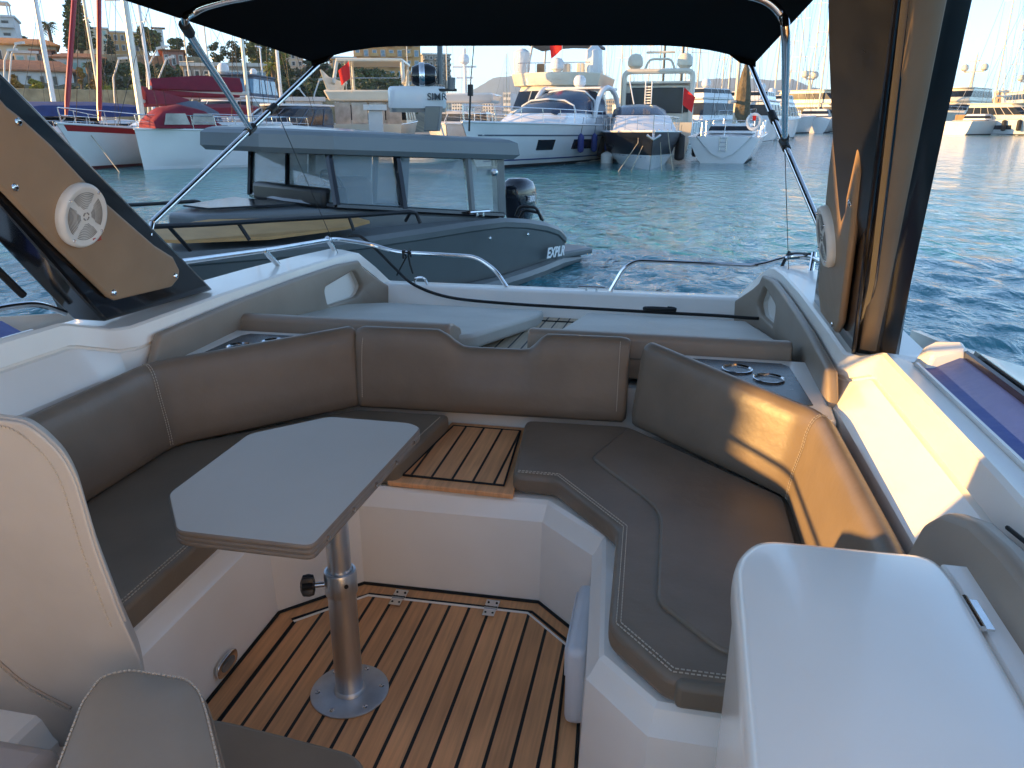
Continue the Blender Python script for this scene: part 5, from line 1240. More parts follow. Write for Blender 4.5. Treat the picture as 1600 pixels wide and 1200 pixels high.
# --- dark sided yachts behind M
for px, D, rel, lb, L_ in ((1118, 76, 150, 'white motor yacht with dark saloon windows behind the sailing yacht', 17), (1182, 86, 170, 'low white motor yacht right of the gathered tan sail', 18), (1222, 98, 165, 'white motor boat peeping past the right canopy strut', 12)):
    t = moor('motor_yacht', lb, 'motor yacht', px, 220, rel, GY, D=D); h = Hull(L_, L_*.28, 2.5, 2.0, 1.2, .82, .45); boat_hull(t, h, BW, ANTB)
    tier(t, -L_*.34, L_*.24, L_*.25, L_*.22, 2.0, 3.7, 2.4, .4, BW, (.25, .82), BGL, over=.3); tier(t, -L_*.3, L_*.05, L_*.2, L_*.18, 3.82, 4.6, .8, .2, BW, (.5, .9), BGL); dome(t, (-L_*.2, .8, 5.0), .4); dome(t, (-L_*.2, -.8, 5.0), .4); rails(t, h, .3, .98, .7); flag(t, (-L_*.48, 0, 2.2), 1.2)
# --- flybridge boat F (stern on, cream)
t = moor('flybridge_yacht', 'cream flybridge yacht seen from its stern left of the searchlight mast, red flag hanging', 'motor yacht', 597, 230, 172, GY, D=58)
h = Hull(15, 4.8, 2.2, 1.8, 1.2, .85, .5); boat_hull(t, h, BW2, ANTB)
tier(t, -3.6, 4.4, 4.3, 3.9, 1.7, 3.3, 1.8, .1, BW2, (.2, .8), BGL)
MB().loft([[(-6.1, -2.4, 3.15), (-6.1, 2.4, 3.15), (2.5, 2.2, 3.15), (2.5, -2.2, 3.15)], [(-6.3, -2.7, 3.8), (-6.3, 2.7, 3.8), (2.9, 2.4, 3.8), (2.9, -2.4, 3.8)]]).build('flybridge_deck', BW2, t, bevel=.12)
for sd in (-1, 1): MB().loft([[(-5.9, sd*2.5, 3.7), (-2.0, sd*2.4, 3.7), (-2.0, sd*2.2, 4.4), (-5.5, sd*2.55, 4.6), (-6.5, sd*2.75, 4.95)], [(-5.9, sd*2.35, 3.7), (-2.0, sd*2.25, 3.7), (-2.0, sd*2.05, 4.4), (-5.5, sd*2.4, 4.6), (-6.5, sd*2.6, 4.95)]]).build('side_wing', BW2, t, bevel=.03)
MB().loft([[(-4.6, -2.1, 5.55), (-4.6, 2.1, 5.55), (1.2, 2.0, 5.55), (1.2, -2.0, 5.55)], [(-4.6, -2.1, 5.75), (-4.6, 2.1, 5.75), (1.2, 2.0, 5.75), (1.2, -2.0, 5.75)]]).build('hardtop', BW2, t, bevel=.06)
g = MB()
for sd in (-1, 1): g.tube(fillet([(-5.3, sd*2.2, 4.2), (-4.4, sd*2.05, 5.6), (-3.9, sd*2.0, 5.6)], .4, 4), .12, 8); g.tube([(.3, sd*1.9, 3.8), (.2, sd*1.9, 5.55)], .10); g.tube([(-2.3, sd*1.95, 3.8), (-2.3, sd*1.95, 5.55)], .05)
g.build('hardtop_legs', BW2, t)
CLR = mat('clear_curtain', (.30, .28, .25), .2, noise=(1.5, .4), coat=.3)
g = MB()
for y in (-1.6, -.55, .55, 1.6): g.box((-5.95, y, 2.4), (.04, .98, 1.35))
g.build('clear_curtains', CLR, t); flag(t, (-6.3, .9, 3.6), 1.25, (0, 1, 0)); g = MB(); g.tube([(-5.9, y, 4.5) for y in (-2, 2)], .025); g.build('guard_rail', RAILM, t)
for y in (-1.8, -1.1): MB().ball((-7.4, y, .9), .28).build('fender', BLKF, t)
# --- white yacht left of H with arch P and others
t = moor('motor_yacht', 'white sport boat whose bow rails show between the searchlight mast and the express cruiser', 'motor yacht', 722, 220, -6, GY, D=47)
h = Hull(13, 3.9, 1.9, 1.6, 1.1, .8, .45); boat_hull(t, h, BW, ANTB); tier(t, -4.6, 2.6, 3.2, 2.7, 1.6, 2.5, 2.4, .2, BW, (.4, .85), BGL); rails(t, h, .35, .985, .6)
MB().loft([[(-4.4, -1.9, 3.0), (-4.4, 1.9, 3.0), (-.6, 1.7, 3.0), (-.6, -1.7, 3.0)], [(-4.6, -2.1, 3.5), (-4.6, 2.1, 3.5), (-.2, 1.8, 3.5), (-.2, -1.8, 3.5)]]).build('cockpit_coaming', BW, t, bevel=.15)
g = MB(); g.tube([(-2, 0, 3.5), (-2, 0, 6.0)], .08); g.tube([(-2, -.7, 5.0), (-2, .7, 5.0)], .05); g.tube([(-2, -.5, 4.4), (-2, .5, 4.4)], .05); g.build('radar_mast', BW, t); dome(t, (-2, 0, 5.4), .3)
# inflatable tender G
t = moor('inflatable_tender', 'pale inflatable tender with a turquoise cover under the searchlight mast', 'tender', 655, 218, 60, None, D=33)
g = MB(); g.tube(smooth_path([(-1.7, -.7, .55), (.6, -.7, .6), (1.5, -.45, .7), (1.85, 0, .8), (1.5, .45, .7), (.6, .7, .6), (-1.7, .7, .55)], 4), .24, 10); g.build('tube', BW, t)
MB().loft([[(-1.5, -.6, .72), (1.1, -.55, .78), (1.5, 0, .85), (1.1, .55, .78), (-1.5, .6, .72)], [(-1.4, -.4, .95), (.8, -.35, .98), (1.1, 0, 1.0), (.8, .35, .98), (-1.4, .4, .95)]]).build('cover', mat('turquoise_cover', (.02, .30, .35), .7, noise=(4, .2)), t)
MB().loft([[(-1.7, -.5, .15), (1.3, -.3, .15), (1.3, .3, .15), (-1.7, .5, .15)], [(-1.7, -.6, .6), (1.6, -.4, .6), (1.6, .4, .6), (-1.7, .6, .6)]]).build('hull', GRC, t)
g = MB()
for y in (-.5, .2, .7): g.tube([(-2.0, y, .3), (-2.0, y+.1, 1.3)], .02)
g.tube([(-2.0, -.6, 1.25), (-2.0, .9, 1.25)], .02); g.build('davit_frame', RAILM, t)
# --- left sailing yacht with red stripe B
t = moor('sailing_yacht', 'white sailing yacht with a red hull stripe and two red furled sails', 'sailing yacht', 238, 252, -30, None, D=44)
h = Hull(11.5, 3.7, 1.95, 1.25, 1.5, .70, .40); boat_hull(t, h, BW, ANTI)
stripe(t, h, .83, .965, .0, .985, BRED, 'red_stripe', .012)
tier(t, -3.6, 2.4, 2.5, 1.8, 1.35, 1.95, 1.9, .3, BW, (.3, .72), BGL); rails(t, h, .05, .98, .6)
mast(t, .9, 1.8, 17.5, .17, MASTM, bow=(5.9, 0, 2.0), stern=(-5.8, 0, 1.4), spread=(.35, .62), sw=1.0)
for a, b, r_ in (((6.5, 0, 2.2), (1.15, 0, 15.5), .11), ((4.3, 0, 2.0), (1.1, 0, 13.5), .11)):
    fo = MB().tube([Vector(a), Vector(a).lerp(Vector(b), .05), Vector(a).lerp(Vector(b), .5), Vector(b)], [.05, r_, r_*.95, .05], 8).build('furled_sail', BRED, t)
g = MB(); g.tube([(.8, 0, 2.9), (-3.9, 0, 2.75)], .09); g.build('boom', MASTM, t)
MB().loft([[(x, y*w, 2.85+z*hh) for y, z in ((-1, -.1), (-.8, .5), (0, 1), (.8, .5), (1, -.1), (0, -.3))] for x, w, hh in ((.5, .22, .75), (-1.5, .2, .5), (-3.8, .12, .25))]).build('sail_cover', BURG, t)
MB().loft([[(x, y*w, 1.9+z*hh) for y, z in ((-1, 0), (-.85, .6), (-.4, .95), (.4, .95), (.85, .6), (1, 0))] for x, w, hh in ((-4.8, 1.35, .9), (-3.6, 1.4, 1.15), (-2.2, 1.25, 1.0), (-1.2, 1.0, .25))]).build('sprayhood', GRC, t, angle=60)
for a in (.32, .5): fender(t, h, a, 1, FENW)
g = MB(); g.tube([(5.6, .3, 1.5), (7.2, 2.6, -.3)], .02); g.tube([(-2, 1.8, .9), (2.5, 4.0, -.3)], .02); g.build('mooring_lines', MATS['rope_beige'], t)
# --- white sailing yacht with burgundy sprayhood C
t = moor('sailing_yacht', 'white sailing yacht with a burgundy sprayhood and plumb end right of the red striped one', 'sailing yacht', 352, 250, -66, None, D=39.5)
h = Hull(7.8, 3.0, 1.7, 1.6, .15, .84, .55); boat_hull(t, h, BW, BW)
tier(t, -3.0, 2.8, 2.4, 1.9, 1.5, 1.95, 1.2, .2, BW, (.3, .72), BGL); rails(t, h, .05, .98, .55)
mast(t, -1.2, 1.9, 16, .09, MASTM, bow=(4.7, 0, 1.8), stern=(-4.7, 0, 1.7)); g = MB(); g.tube([(-1.2, 0, 3.2), (3.2, 0, 3.35)], .09); g.build('boom', MASTM, t)
MB().loft([[(x, y*w, 3.35+z*hh) for y, z in ((-1, -.1), (-.8, .5), (0, 1), (.8, .5), (1, -.1), (0, -.3))] for x, w, hh in ((-.9, .22, .5), (1.0, .2, .55), (3.1, .12, .35))]).build('sail_cover', BURG, t)
so_ = MB().loft([[(x, y*w, 1.7+z*hh) for y, z in ((-1, 0), (-.95, .5), (-.7, .85), (0, 1.0), (.7, .85), (.95, .5), (1, 0))] for x, w, hh in ((.6, 1.1, .2), (1.2, 1.15, .8), (2.1, 1.15, 1.0), (3.0, 1.1, .85), (3.5, 1.0, .4))]).build('sprayhood', BURG, t, angle=60)
for k, xx in enumerate((1.5, 2.65)):
    for sd in (-1, 1): MB().loft([[(xx-.45, sd*1.15, 1.85), (xx+.55, sd*1.15, 1.85), (xx+.4, sd*1.12, 2.3), (xx-.4, sd*1.12, 2.3)], [(xx-.55, sd*1.18, 1.85), (xx+.55, sd*1.18, 1.85), (xx+.4, sd*1.16, 2.3), (xx-.4, sd*1.16, 2.3)]]).build('clear_window', CLR, so_)
# --- blue canopy boat A
t = moor('motor_boat', 'white motor boat under a navy blue canopy at the far left', 'motor boat', 95, 240, -60, None, D=50); h = Hull(9.5, 3.2, 1.6, 1.3, 1.0, .8, .45); boat_hull(t, h, BW, ANTB)
MB().loft([[(x, y*1.4, 2.5+z*hh) for y, z in ((-1, -.35), (-.9, .3), (0, .55), (.9, .3), (1, -.35), (.9, .2), (0, .45), (-.9, .2))] for x, hh in ((-4.2, .7), (-2, .9), (1.6, .8), (2.6, .3))]).build('canopy', BLUC, t, angle=60)
tier(t, -1.5, 3.2, 2.7, 2.0, 1.4, 2.3, 2.0, .2, BW, (.35, .85), BGL); rails(t, h, .4, .98, .55)
t = moor('sailing_yacht', 'white sailing yacht with the leaning white mast in front of the palm', 'sailing yacht', 118, 225, -80, None, D=56); h = Hull(12, 3.7, 1.6, 1.3, 1.0, .7, .42); boat_hull(t, h, BW, ANTB); mast(t, 1, 1.6, 19, .15, BW, bow=(6, 0, 1.7), stern=(-6, 0, 1.5)); tier(t, -3, 2.4, 2.4, 1.9, 1.4, 2.0, 1.5, .2, BW, (.3, .7)); rails(t, h, .05, .98, .6)
t = moor('sailing_yacht', 'sailing yacht with a raked cream mast between the red furled sails and the tall mast', 'sailing yacht', 186, 225, -70, None, D=60); h = Hull(12, 3.7, 1.6, 1.3, 1.0, .7, .42); boat_hull(t, h, BW2, ANTB); mo = mast(t, 1, 1.6, 16, .11, BW2, bow=(6, 0, 1.7), stern=(-6, 0, 1.5)); tier(t, -3, 2.4, 2.4, 1.9, 1.4, 2.0, 1.5, .2, BW2, (.3, .7)); rails(t, h, .05, .98, .6)
# --- grey topped motor boat D and the tall E
t = moor('motor_yacht', 'white hardtop motor boat with dark side glass left of the crossing canopy struts', 'motor yacht', 425, 228, -35, GY, D=46); h = Hull(11.5, 3.7, 1.8, 1.5, 1.0, .8, .45); boat_hull(t, h, BW, ANTB)
tier(t, -3.8, 2.4, 3.1, 2.6, 1.5, 2.75, 2.6, -.2, GRC, (.2, .9), BGL, over=.35, roofm=BW); rails(t, h, .45, .98, .55)
g = MB(); 
for k in range(14): g.box((2.1+.16*k, 0, 1.98-.012*k), (.09, 2.2-.1*k, .05))
g.build('slatted_grating', GRC, t)
t = moor('motor_yacht', 'tall white yacht with a blue glazed upper deck behind the left canopy strut', 'motor yacht', 365, 215, -20, GY, D=66); h = Hull(16, 4.9, 2.2, 1.9, 1.1, .82, .45); boat_hull(t, h, BW, ANTB)
tier(t, -6, 4, 4.3, 3.9, 1.9, 3.6, 2.2, .3, BW, (.3, .85), BGL, over=.3); tier(t, -5.5, 1.8, 3.9, 3.5, 3.72, 5.2, 1.2, .2, GRC, (.15, .85), BLUG, over=.3, name='upper_deck'); dome(t, (-2, -1.1, 5.8), .45); dome(t, (-3, .9, 5.6), .28); g = MB(); g.tube([(-3, 1.6, 5.3), (-3, 1.6, 7.5)], .06); g.tube([(-3.4, 1.6, 7.4), (-2, 1.6, 7.4)], .06); g.build('radar_mast', BW, t)
t = moor('sailing_yacht', 'sailing yacht with a burgundy boom cover behind the left canopy strut', 'sailing yacht', 300, 225, 120, None, D=57); h = Hull(12, 3.7, 1.7, 1.4, .9, .7, .42); boat_hull(t, h, BW, ANTB); mast(t, -2.5, 1.6, 15, .12, BW, bow=(6, 0, 1.7), stern=(-6, 0, 1.5)); MB().loft([[(x, y*.22, 3.6+z*hh) for y, z in ((-1, -.1), (-.8, .5), (0, 1), (.8, .5), (1, -.1), (0, -.3))] for x, hh in ((-2.3, .9), (1, .9), (3.6, .5))]).build('sail_cover', BURG, t); g = MB(); g.tube([(-2.5, 0, 3.4), (3.8, 0, 3.4)], .09); g.build('boom', MASTM, t); tier(t, -2, 3, 2.4, 1.9, 1.4, 2.0, 1.5, .2, BW, (.3, .7))
t = moor('sailing_yacht', 'sailing yacht with a white furled sail bundle and crimson awning beside the glazed pavilion', 'sailing yacht', 398, 225, 130, None, D=58); h = Hull(12, 3.8, 1.7, 1.4, .9, .7, .42); boat_hull(t, h, BW, ANTB); mast(t, 2.5, 1.6, 14, .12, BW, bow=(6, 0, 1.7), stern=(-6, 0, 1.5)); MB().loft([[(x, y*1.5, 2.5+z*hh) for y, z in ((-1, -.35), (-.9, .3), (0, .55), (.9, .3), (1, -.35), (.9, .2), (0, .45), (-.9, .2))] for x, hh in ((-5, .8), (-2, 1.0), (0, .8))]).build('awning', BURG, t)
# --- superyachts on the right
def superyacht(label, px, D, rel, L, tiers, hullm=BW2, deckm=BW2, fb=3.4, mast_h=4, dom=True):
    t = moor('superyacht', label, 'superyacht', px, 200, rel, 'superyachts along the far right quay', D=D); h = Hull(L, L*.21, fb, fb*.82, 2.5, .84, .5); boat_hull(t, h, hullm, ANTB, deckm)
    stripe(t, h, .35, .62, .30, .55, BGL, 'hull_window', .03, n=6); z = fb*.86; x0, x1, w = -L*.40, L*.22, L*.18
    for k in range(tiers):
        tier(t, x0, x1, w, w*.94, z, z+2.1, 2.2 if k else 3.0, .6, deckm, (.3, .78), BGL, over=.5, name='deck_house', posts=7); z += 2.25; x0 += L*.03; x1 -= L*.09; w *= .88
    xm = (x0+x1)/2; g = MB(); g.tube([(xm, 0, z-.3), (xm-.6, 0, z+mast_h)], [.35, .12], 8); g.tube([(xm-.3, -1.6, z+mast_h*.45), (xm-.3, 1.6, z+mast_h*.45)], .12); g.tube([(xm-.4, -1.1, z+mast_h*.75), (xm-.4, 1.1, z+mast_h*.75)], .1); g.tube([(xm-.6, 0, z+mast_h), (xm-.6, 0, z+mast_h+2)], .05); g.build('radar_mast', deckm, t)
    if dom: dome(t, (xm-.3, -1.6, z+mast_h*.45+.7), .65, deckm); dome(t, (xm-.3, 1.6, z+mast_h*.45+.7), .65, deckm)
    rails(t, h, .5, .98, 1.0, .3); 
    for a in (.35, .5, .62): fender(t, h, a, 1, BLKF, r=.3, l=1.4, v=.6); fender(t, h, a, -1, BLKF, r=.3, l=1.4, v=.6)
    return t
superyacht('sunlit superyacht with a dark mast just right of the right canopy tube', 1290, 152, 62, 24, 2, BW, BW2, 2.9, 4)
superyacht('superyacht with a tall white domed mast directly right of the right pillar', 1495, 165, -18, 27, 2, BW2, BW2, 3.4, 6)
superyacht('white motor yacht with angular side windows at the right edge of the picture', 1585, 135, 55, 17, 1, BW, BW2, 2.4, 2, False)
superyacht('long white superyacht hidden mostly by the right pillar', 1400, 175, 50, 30, 2, BW, BW2, 3.4, 4)
superyacht('far white yacht above the one at the right edge', 1610, 190, 20, 28, 2, BW2, BW2, 3.4, 4)
t = moor('work_boat', 'grey flat work boat with a black tyre fender between the right superyachts', 'work boat', 1522, 205, 60, None, D=146); h = Hull(9, 3, 1.5, 1.4, .3, .9, .6); boat_hull(t, h, GRC, ANTB); g = MB(); g.tube([(1.5+.5*math.cos(a), 1.6, 1.2+.5*math.sin(a)) for a in [2*math.pi*k/14 for k in range(15)]], .18, 8); g.build('tyre', BLKF, t); MB().box((-1.5, 0, 2.1), (2.2, 1.8, 1.4)).build('wheelhouse', WOOD, t, bevel=.1)
# --- anonymous far sailing boats: masts above the row
rng = random.Random(11)
ms = [(968, 100, 28), (982, 120, 26), (1066, 92, 31), (1086, 110, 29), (1124, 100, 27), (1134, 96, 28), (1166, 104, 31), (1206, 130, 34), (1240, 160, 25), (1262, 165, 28), (1277, 150, 33), (1306, 160, 26), (1548, 138, 27), (1634, 150, 60), (1570, 200, 20), (944, 150, 20), (792, 140, 14), (640, 120, 20), (700, 150, 24), (730, 160, 18), (1228, 170, 20), (1010, 150, 20), (1590, 190, 30), (1318, 190, 20), (336, 66, 12), (304, 70, 14)]
far0 = None
for i, (px, D, hh) in enumerate(ms):
    if far0 is None:
        t = moor('distant_sailboat', 'distant sailing boat of which little more than the bare mast shows', 'sailing boat', px, 200, 160, 'distant sailing boats behind the row', D=D); h = Hull(12, 3.6, 1.6, 1.3, .8, .7, .42); boat_hull(t, h, BW, ANTB); mast(t, 0, 1.5, 17, .085, BW2, bow=(6, 0, 1.7), stern=(-6, 0, 1.4)); tier(t, -3, 2.4, 2.4, 1.9, 1.4, 2.0, 1.5, .2, BW, (.3, .7)); far0 = t; base = hh
        t['h'] = 0; del t['h']
    else:
        t = copy_tree(far0); x, y = pol(px, D); t.location = (x, y, WZ); t.rotation_euler = (0, 0, math.atan2(-y, -x)+R(160+rng.uniform(-25, 25)))
    s = min(1.9, max(.75, hh/24*D/110)); t.scale = (s, s, s)
# black spars right of the twin dome yacht
t = moor('black_masted_yacht', 'sailing yacht with two black masts behind the twin dome yacht', 'sailing yacht', 1052, 200, 165, None, D=82); h = Hull(17, 4.4, 1.9, 1.6, .9, .7, .42); boat_hull(t, h, NAVY, ANTB); mast(t, 2, 1.6, 22, .16, BLK, bow=(8, 0, 1.9), stern=(-8, 0, 1.7)); mast(t, -4.5, 1.6, 17, .13, BLK, stays=False); tier(t, -4, 3, 2.8, 2.2, 1.7, 2.3, 1.5, .2, BW, (.3, .7))

# --- unseen yacht added beyond the left edge to shade the bow
t = thing('motor_yacht', 'tall unseen white yacht added outside the left edge to shade the bow', 'motor yacht', (-13.3, 4.0, WZ), R(90), group=GY, local=True)
h = Hull(10.5, 3.6, 2.3, 2.0, .3, .85, .6); boat_hull(t, h, BW, ANTB); tier(t, -4.9, 4.6, 3.2, 3.0, 1.9, 3.8, .3, .1, BW, (.4, .85), BGL, over=.1); tier(t, -4.85, 4.2, 3.0, 2.9, 3.85, 5.3, .3, .05, BW, (.4, .85), BGL, over=.1, name='upper_deck')

# ================================================================ GREY MOTORBOAT ALONGSIDE
XG = mat('graphite_hull', (.105, .115, .115), .45, .0, noise=(1.5, .12), coat=.25); XR = mat('blue_grey_roof', (.15, .18, .19), .4, noise=(1.2, .08), coat=.3); XD = mat('tan_deck', (.50, .27, .11), .7, noise=(4, .12)); XC = mat('graphite_cabin', (.12, .135, .14), .42, noise=(1.5, .1), coat=.3)
TG = mat('sky_sheen_glass', (.26, .33, .34), .03, spec=1.0, alpha=.42)  # pale half-opaque colour stands in for sky reflected in the panes
m = TG; 
ex = thing('cabin_motorboat', 'dark grey cabin motorboat with black outboard moored close on the left', 'motorboat', (-4.0, 9.0, WZ))
FAR = Vector((-.84, .54, 0))
NG = [PY(883, 366, 11.15), PY(872, 354, 10.9), PY(852, 347, 10.5), PY(822, 342, 10.0), PY(787, 340, 9.45), PY(735, 346, 8.9), PY(675, 355, 8.35), PY(562, 371, 7.5), PY(430, 384, 6.75), PY(300, 393, 6.1), PY(170, 402, 5.55)]
beam = [2.0, 2.35, 2.55, 2.65, 2.7, 2.75, 2.75, 2.65, 2.3, 1.6, .8]
NG.append(NG[-1]+Vector((-.62, -.12, .02))); beam.append(.06)
xs_ = []
rings = []
for i, (p, b) in enumerate(zip(NG, beam)):
    k = i/(len(NG)-1); inn = FAR*(.10+.20*k); zb = WZ-.12+.0*k
    fwd = Vector((.4, .75, 0))*(.0 if k < .7 else (k-.7)*1.3)
    A = [p-FAR*.0, p-FAR*.035+Vector((0, 0, -.05)), p-FAR*.03+Vector((0, 0, -.11)), p+Vector((0, 0, -.13))]
    lowz = WZ+.10; A += [Vector((p.x, p.y, p.z-.45))+inn*.35+fwd*.4, Vector((p.x, p.y, lowz))+inn*.8+fwd*.8, Vector((p.x, p.y, zb))+inn+fwd]
    F_ = [q+FAR*(b-2*((q-p).dot(FAR))) for q in A]
    F_ = []
    for q in A:
        d = (q-p).dot(FAR); F_.append(q+FAR*(b-2*d))
    rings.append(A+list(reversed(F_)))
g = MB(); g.loft(rings, False, False); g.f.append(tuple(range(14))); g.build('hull', XG, ex, angle=30)
# deck
g = MB(); g.loft([[p+FAR*.03+Vector((0, 0, -.03)), p+FAR*.25+Vector((0, 0, -.045)), p+FAR*(b*.5)+Vector((0, 0, -.02)), p+FAR*(b-.03)+Vector((0, 0, -.03))] for p, b in zip(NG, beam)], False, False); g.build('side_deck', XC, ex, angle=40)
# rubbing strake at the water
def hx(k, dz, out): # along hull
    i = min(int(k), len(NG)-2); f = k-i; p = NG[i].lerp(NG[i+1], f); return Vector((p.x, p.y, WZ+dz))-FAR*out+FAR*.16
g = MB(); g.tube([hx(0, .05, .05)+Vector((.25, .45, 0)), hx(0, .06, .06), hx(1, .06, .06), hx(2, .06, .08), hx(3, .06, .1), hx(4, .07, .1), hx(5, .08, .1), hx(6, .1, .1), hx(7, .12, .08)], [.05, .10, .11, .11, .11, .10, .09, .08, .05], 10); g.build('rubbing_strake', XG, ex)
MB().box((-2.35, 12.0, WZ+.16), (2.3, 1.0, .10), math.atan2(FAR.y, FAR.x)).build('swim_platform', XC, ex, bevel=.03)
# name on the hull
a = PY(849, 403, 10.32); b = PY(873, 397, 10.78)
nm = rings[2][4]; dirx = (NG[1]-NG[3]); dirx.z = 0; dirx.normalize(); nrm = Vector((dirx.y, -dirx.x, 0))
def hullside(px, py):    # point on the near hull side plane through the aft gunwale
    d = Vector(ray(px, py)); P0 = NG[3]; n_ = nrm; o = Vector((0, 0, H)); return o+d*((P0-o).dot(n_)/d.dot(n_))
A = hullside(849, 403); B_ = hullside(872.5, 398.5); C_ = hullside(852, 385)
text_mesh('hull_name', 'EXPLR', (C_-A).length*1.22, mat('lettering_white', (.8, .8, .8), .5), ex, A+nrm*.05, (B_-A), (C_-A), .004, .006, .25)
for px, py in ((762, 372), (821, 366)): MB().lathe([(.022, 0), (.022, .02), (.01, .03)], hullside(px, py)+nrm*.02, axis=nrm, n=10).build('drain_fitting', CHR, ex)
# tan foredeck
td = [PZ(300, 372, .30), PZ(470, 368, .27), PZ(600, 352, .24), PZ(560, 349, .26), PZ(330, 352, .40), PZ(120, 372, .40), PZ(60, 388, .36)]
g = MB(); g.slab([PY(285, 384, 6.35)+Vector((0, 0, .02)), PY(420, 378, 7.0)+Vector((0, 0, .02)), PY(540, 362, 7.7)+Vector((0, 0, .02)), PY(578, 352, 8.0)+Vector((0, 0, .02)), PY(560, 347, 8.2)+Vector((0, 0, .02)), PY(330, 350, 7.4)+Vector((0, 0, .02)), PY(150, 378, 6.2)+Vector((0, 0, .02))], (0, 0, .03)); g.build('deck_mat', XD, ex)
# trunk cabin in front of the windscreen
NA = PY(787, 336, 9.75); NF = PY(527, 322, 8.15); FAcr = FAR*2.05
FF = NF+FAR*1.95; FA_ = NA+FAcr
fr = Vector((-.55, -.83, 0))
def dn(p, z): return Vector((p.x, p.y, z))
zb = .1
trunk_top = [NA, NF, NF+fr*.30+FAR*.15, NF+fr*1.35+FAR*.55+Vector((0, 0, -.02)), NF+fr*1.45+FAR*1.1+Vector((0, 0, -.02)), FF+fr*.5, FF, FA_]
MB().loft([[Vector((p.x, p.y, -.02)) for p in trunk_top], [Vector((p.x, p.y, p.z-.02))+FAR*(.03 if i in (0, 1, 2, 3) else -.03) for i, p in enumerate(trunk_top)]]).build('trunk_cabin', XC, ex, bevel=.05, seg=3)
hq = [NF+fr*.25+FAR*.45, NF+fr*1.15+FAR*.70, NF+fr*1.2+FAR*1.2, FF+fr*.35+FAR*-.25]
MB().slab([p+Vector((0, 0, -.005)) for p in hq], (0, 0, .02)).build('foredeck_hatch', BGL, ex)
# glass house
zt = .0
TA = PY(783, 246, 9.75); TF = PY(513, 238, 8.45); 
TFF = TF+FAR*1.75; TFA = TA+FAR*1.9
def pane(a, b, c, d, name='window_pane', th=.012):
    n_ = (b-a).cross(d-a).normalized()*th; return MB().slab([a, b, c, d], n_).build(name, TG, ex)
def mix(a, b, t): return a.lerp(b, t)
# near side panes: aft pane, middle, forward
segs = [(0, .20), (.22, .62), (.64, 1.0)]
for s0, s1 in segs:
    pane(mix(NA, NF, s0+.02), mix(NA, NF, s1), mix(TA, TF, s1), mix(TA, TF, s0+.02))
    pane(mix(FA_, FF, s0+.02), mix(FA_, FF, s1), mix(TFA, TFF, s1), mix(TFA, TFF, s0+.02))
pane(NF+FAR*.04, FF-FAR*.04, TFF, TF, 'windscreen')
def post(a, b, r, name='cabin_post', m=XC, n=6): return MB().tube([a, b], r, n).build(name, m, ex)
MB().slab([NA-Vector((0, 0, .0))+(NA-NF)*.02, mix(NA, NF, .035), mix(TA, TF, .03), TA+(TA-TF)*.02], FAR*.10).build('cabin_post', XC, ex, bevel=.01)
MB().slab([FA_, mix(FA_, FF, .06), mix(TFA, TFF, .06), TFA], FAR*-.10).build('cabin_post', XC, ex, bevel=.01)
for s in (.21,): post(mix(NA, NF, s), mix(TA, TF, s), .045); post(mix(FA_, FF, s), mix(TFA, TFF, s), .045)
for s in (.63,): post(mix(NA, NF, s), mix(TA, TF, s), .05, m=BLK); post(mix(FA_, FF, s), mix(TFA, TFF, s), .05, m=BLK)
post(NF, TF, .045, m=BLK); post(FF, TFF, .045, m=BLK); post(mix(NF, FF, .5)+fr*.05, mix(TF, TFF, .5), .03, m=BLK)
g = MB(); g.tube([NA, NF, mix(NF, FF, .5)+fr*.08, FF, FA_], .035, 6); g.build('window_sill', BLK, ex)
g = MB(); g.tube([TA, TF, mix(TF, TFF, .5)+fr*.06, TFF, TFA], .035, 6); g.build('window_header', BLK, ex)
# curtains and reflections inside: pale seats, wheel, dash
for px, py, w_ in ((580, 318, .55), (598, 318, .0),):
    if w_: 
        c = mix(NF, NA, .28)+FAR*.75; MB().box((c.x, c.y, c.z+.05), (.5, .5, .55), .5).build('seat_back', VINL, ex, bevel=.10)
c = mix(NF, NA, .25)+FAR*1.35; MB().box((c.x, c.y, c.z+.05), (.5, .5, .55), .5).build('seat_back', VINL, ex, bevel=.10)
c = mix(NF, NA, .05)+FAR*1.0; MB().box((c.x, c.y, c.z+.08), (.35, 1.6, .22), math.atan2(FAR.y, FAR.x)-math.pi/2).build('dashboard', BLKP, ex, bevel=.05)
c = mix(NF, NA, .13)+FAR*.55+Vector((0, 0, .22)); ax = Vector((.5, .8, .5)).normalized(); u = ax.orthogonal().normalized(); v_ = ax.cross(u)
g = MB(); g.tube([c+(u*math.cos(a)+v_*math.sin(a))*.19 for a in [2*math.pi*k/20 for k in range(21)]], .016, 6)
for k in range(3): g.tube([c, c+(u*math.cos(k*2.1)+v_*math.sin(k*2.1))*.19], .018, 5)
g.build('steering_wheel', BLKP, ex)
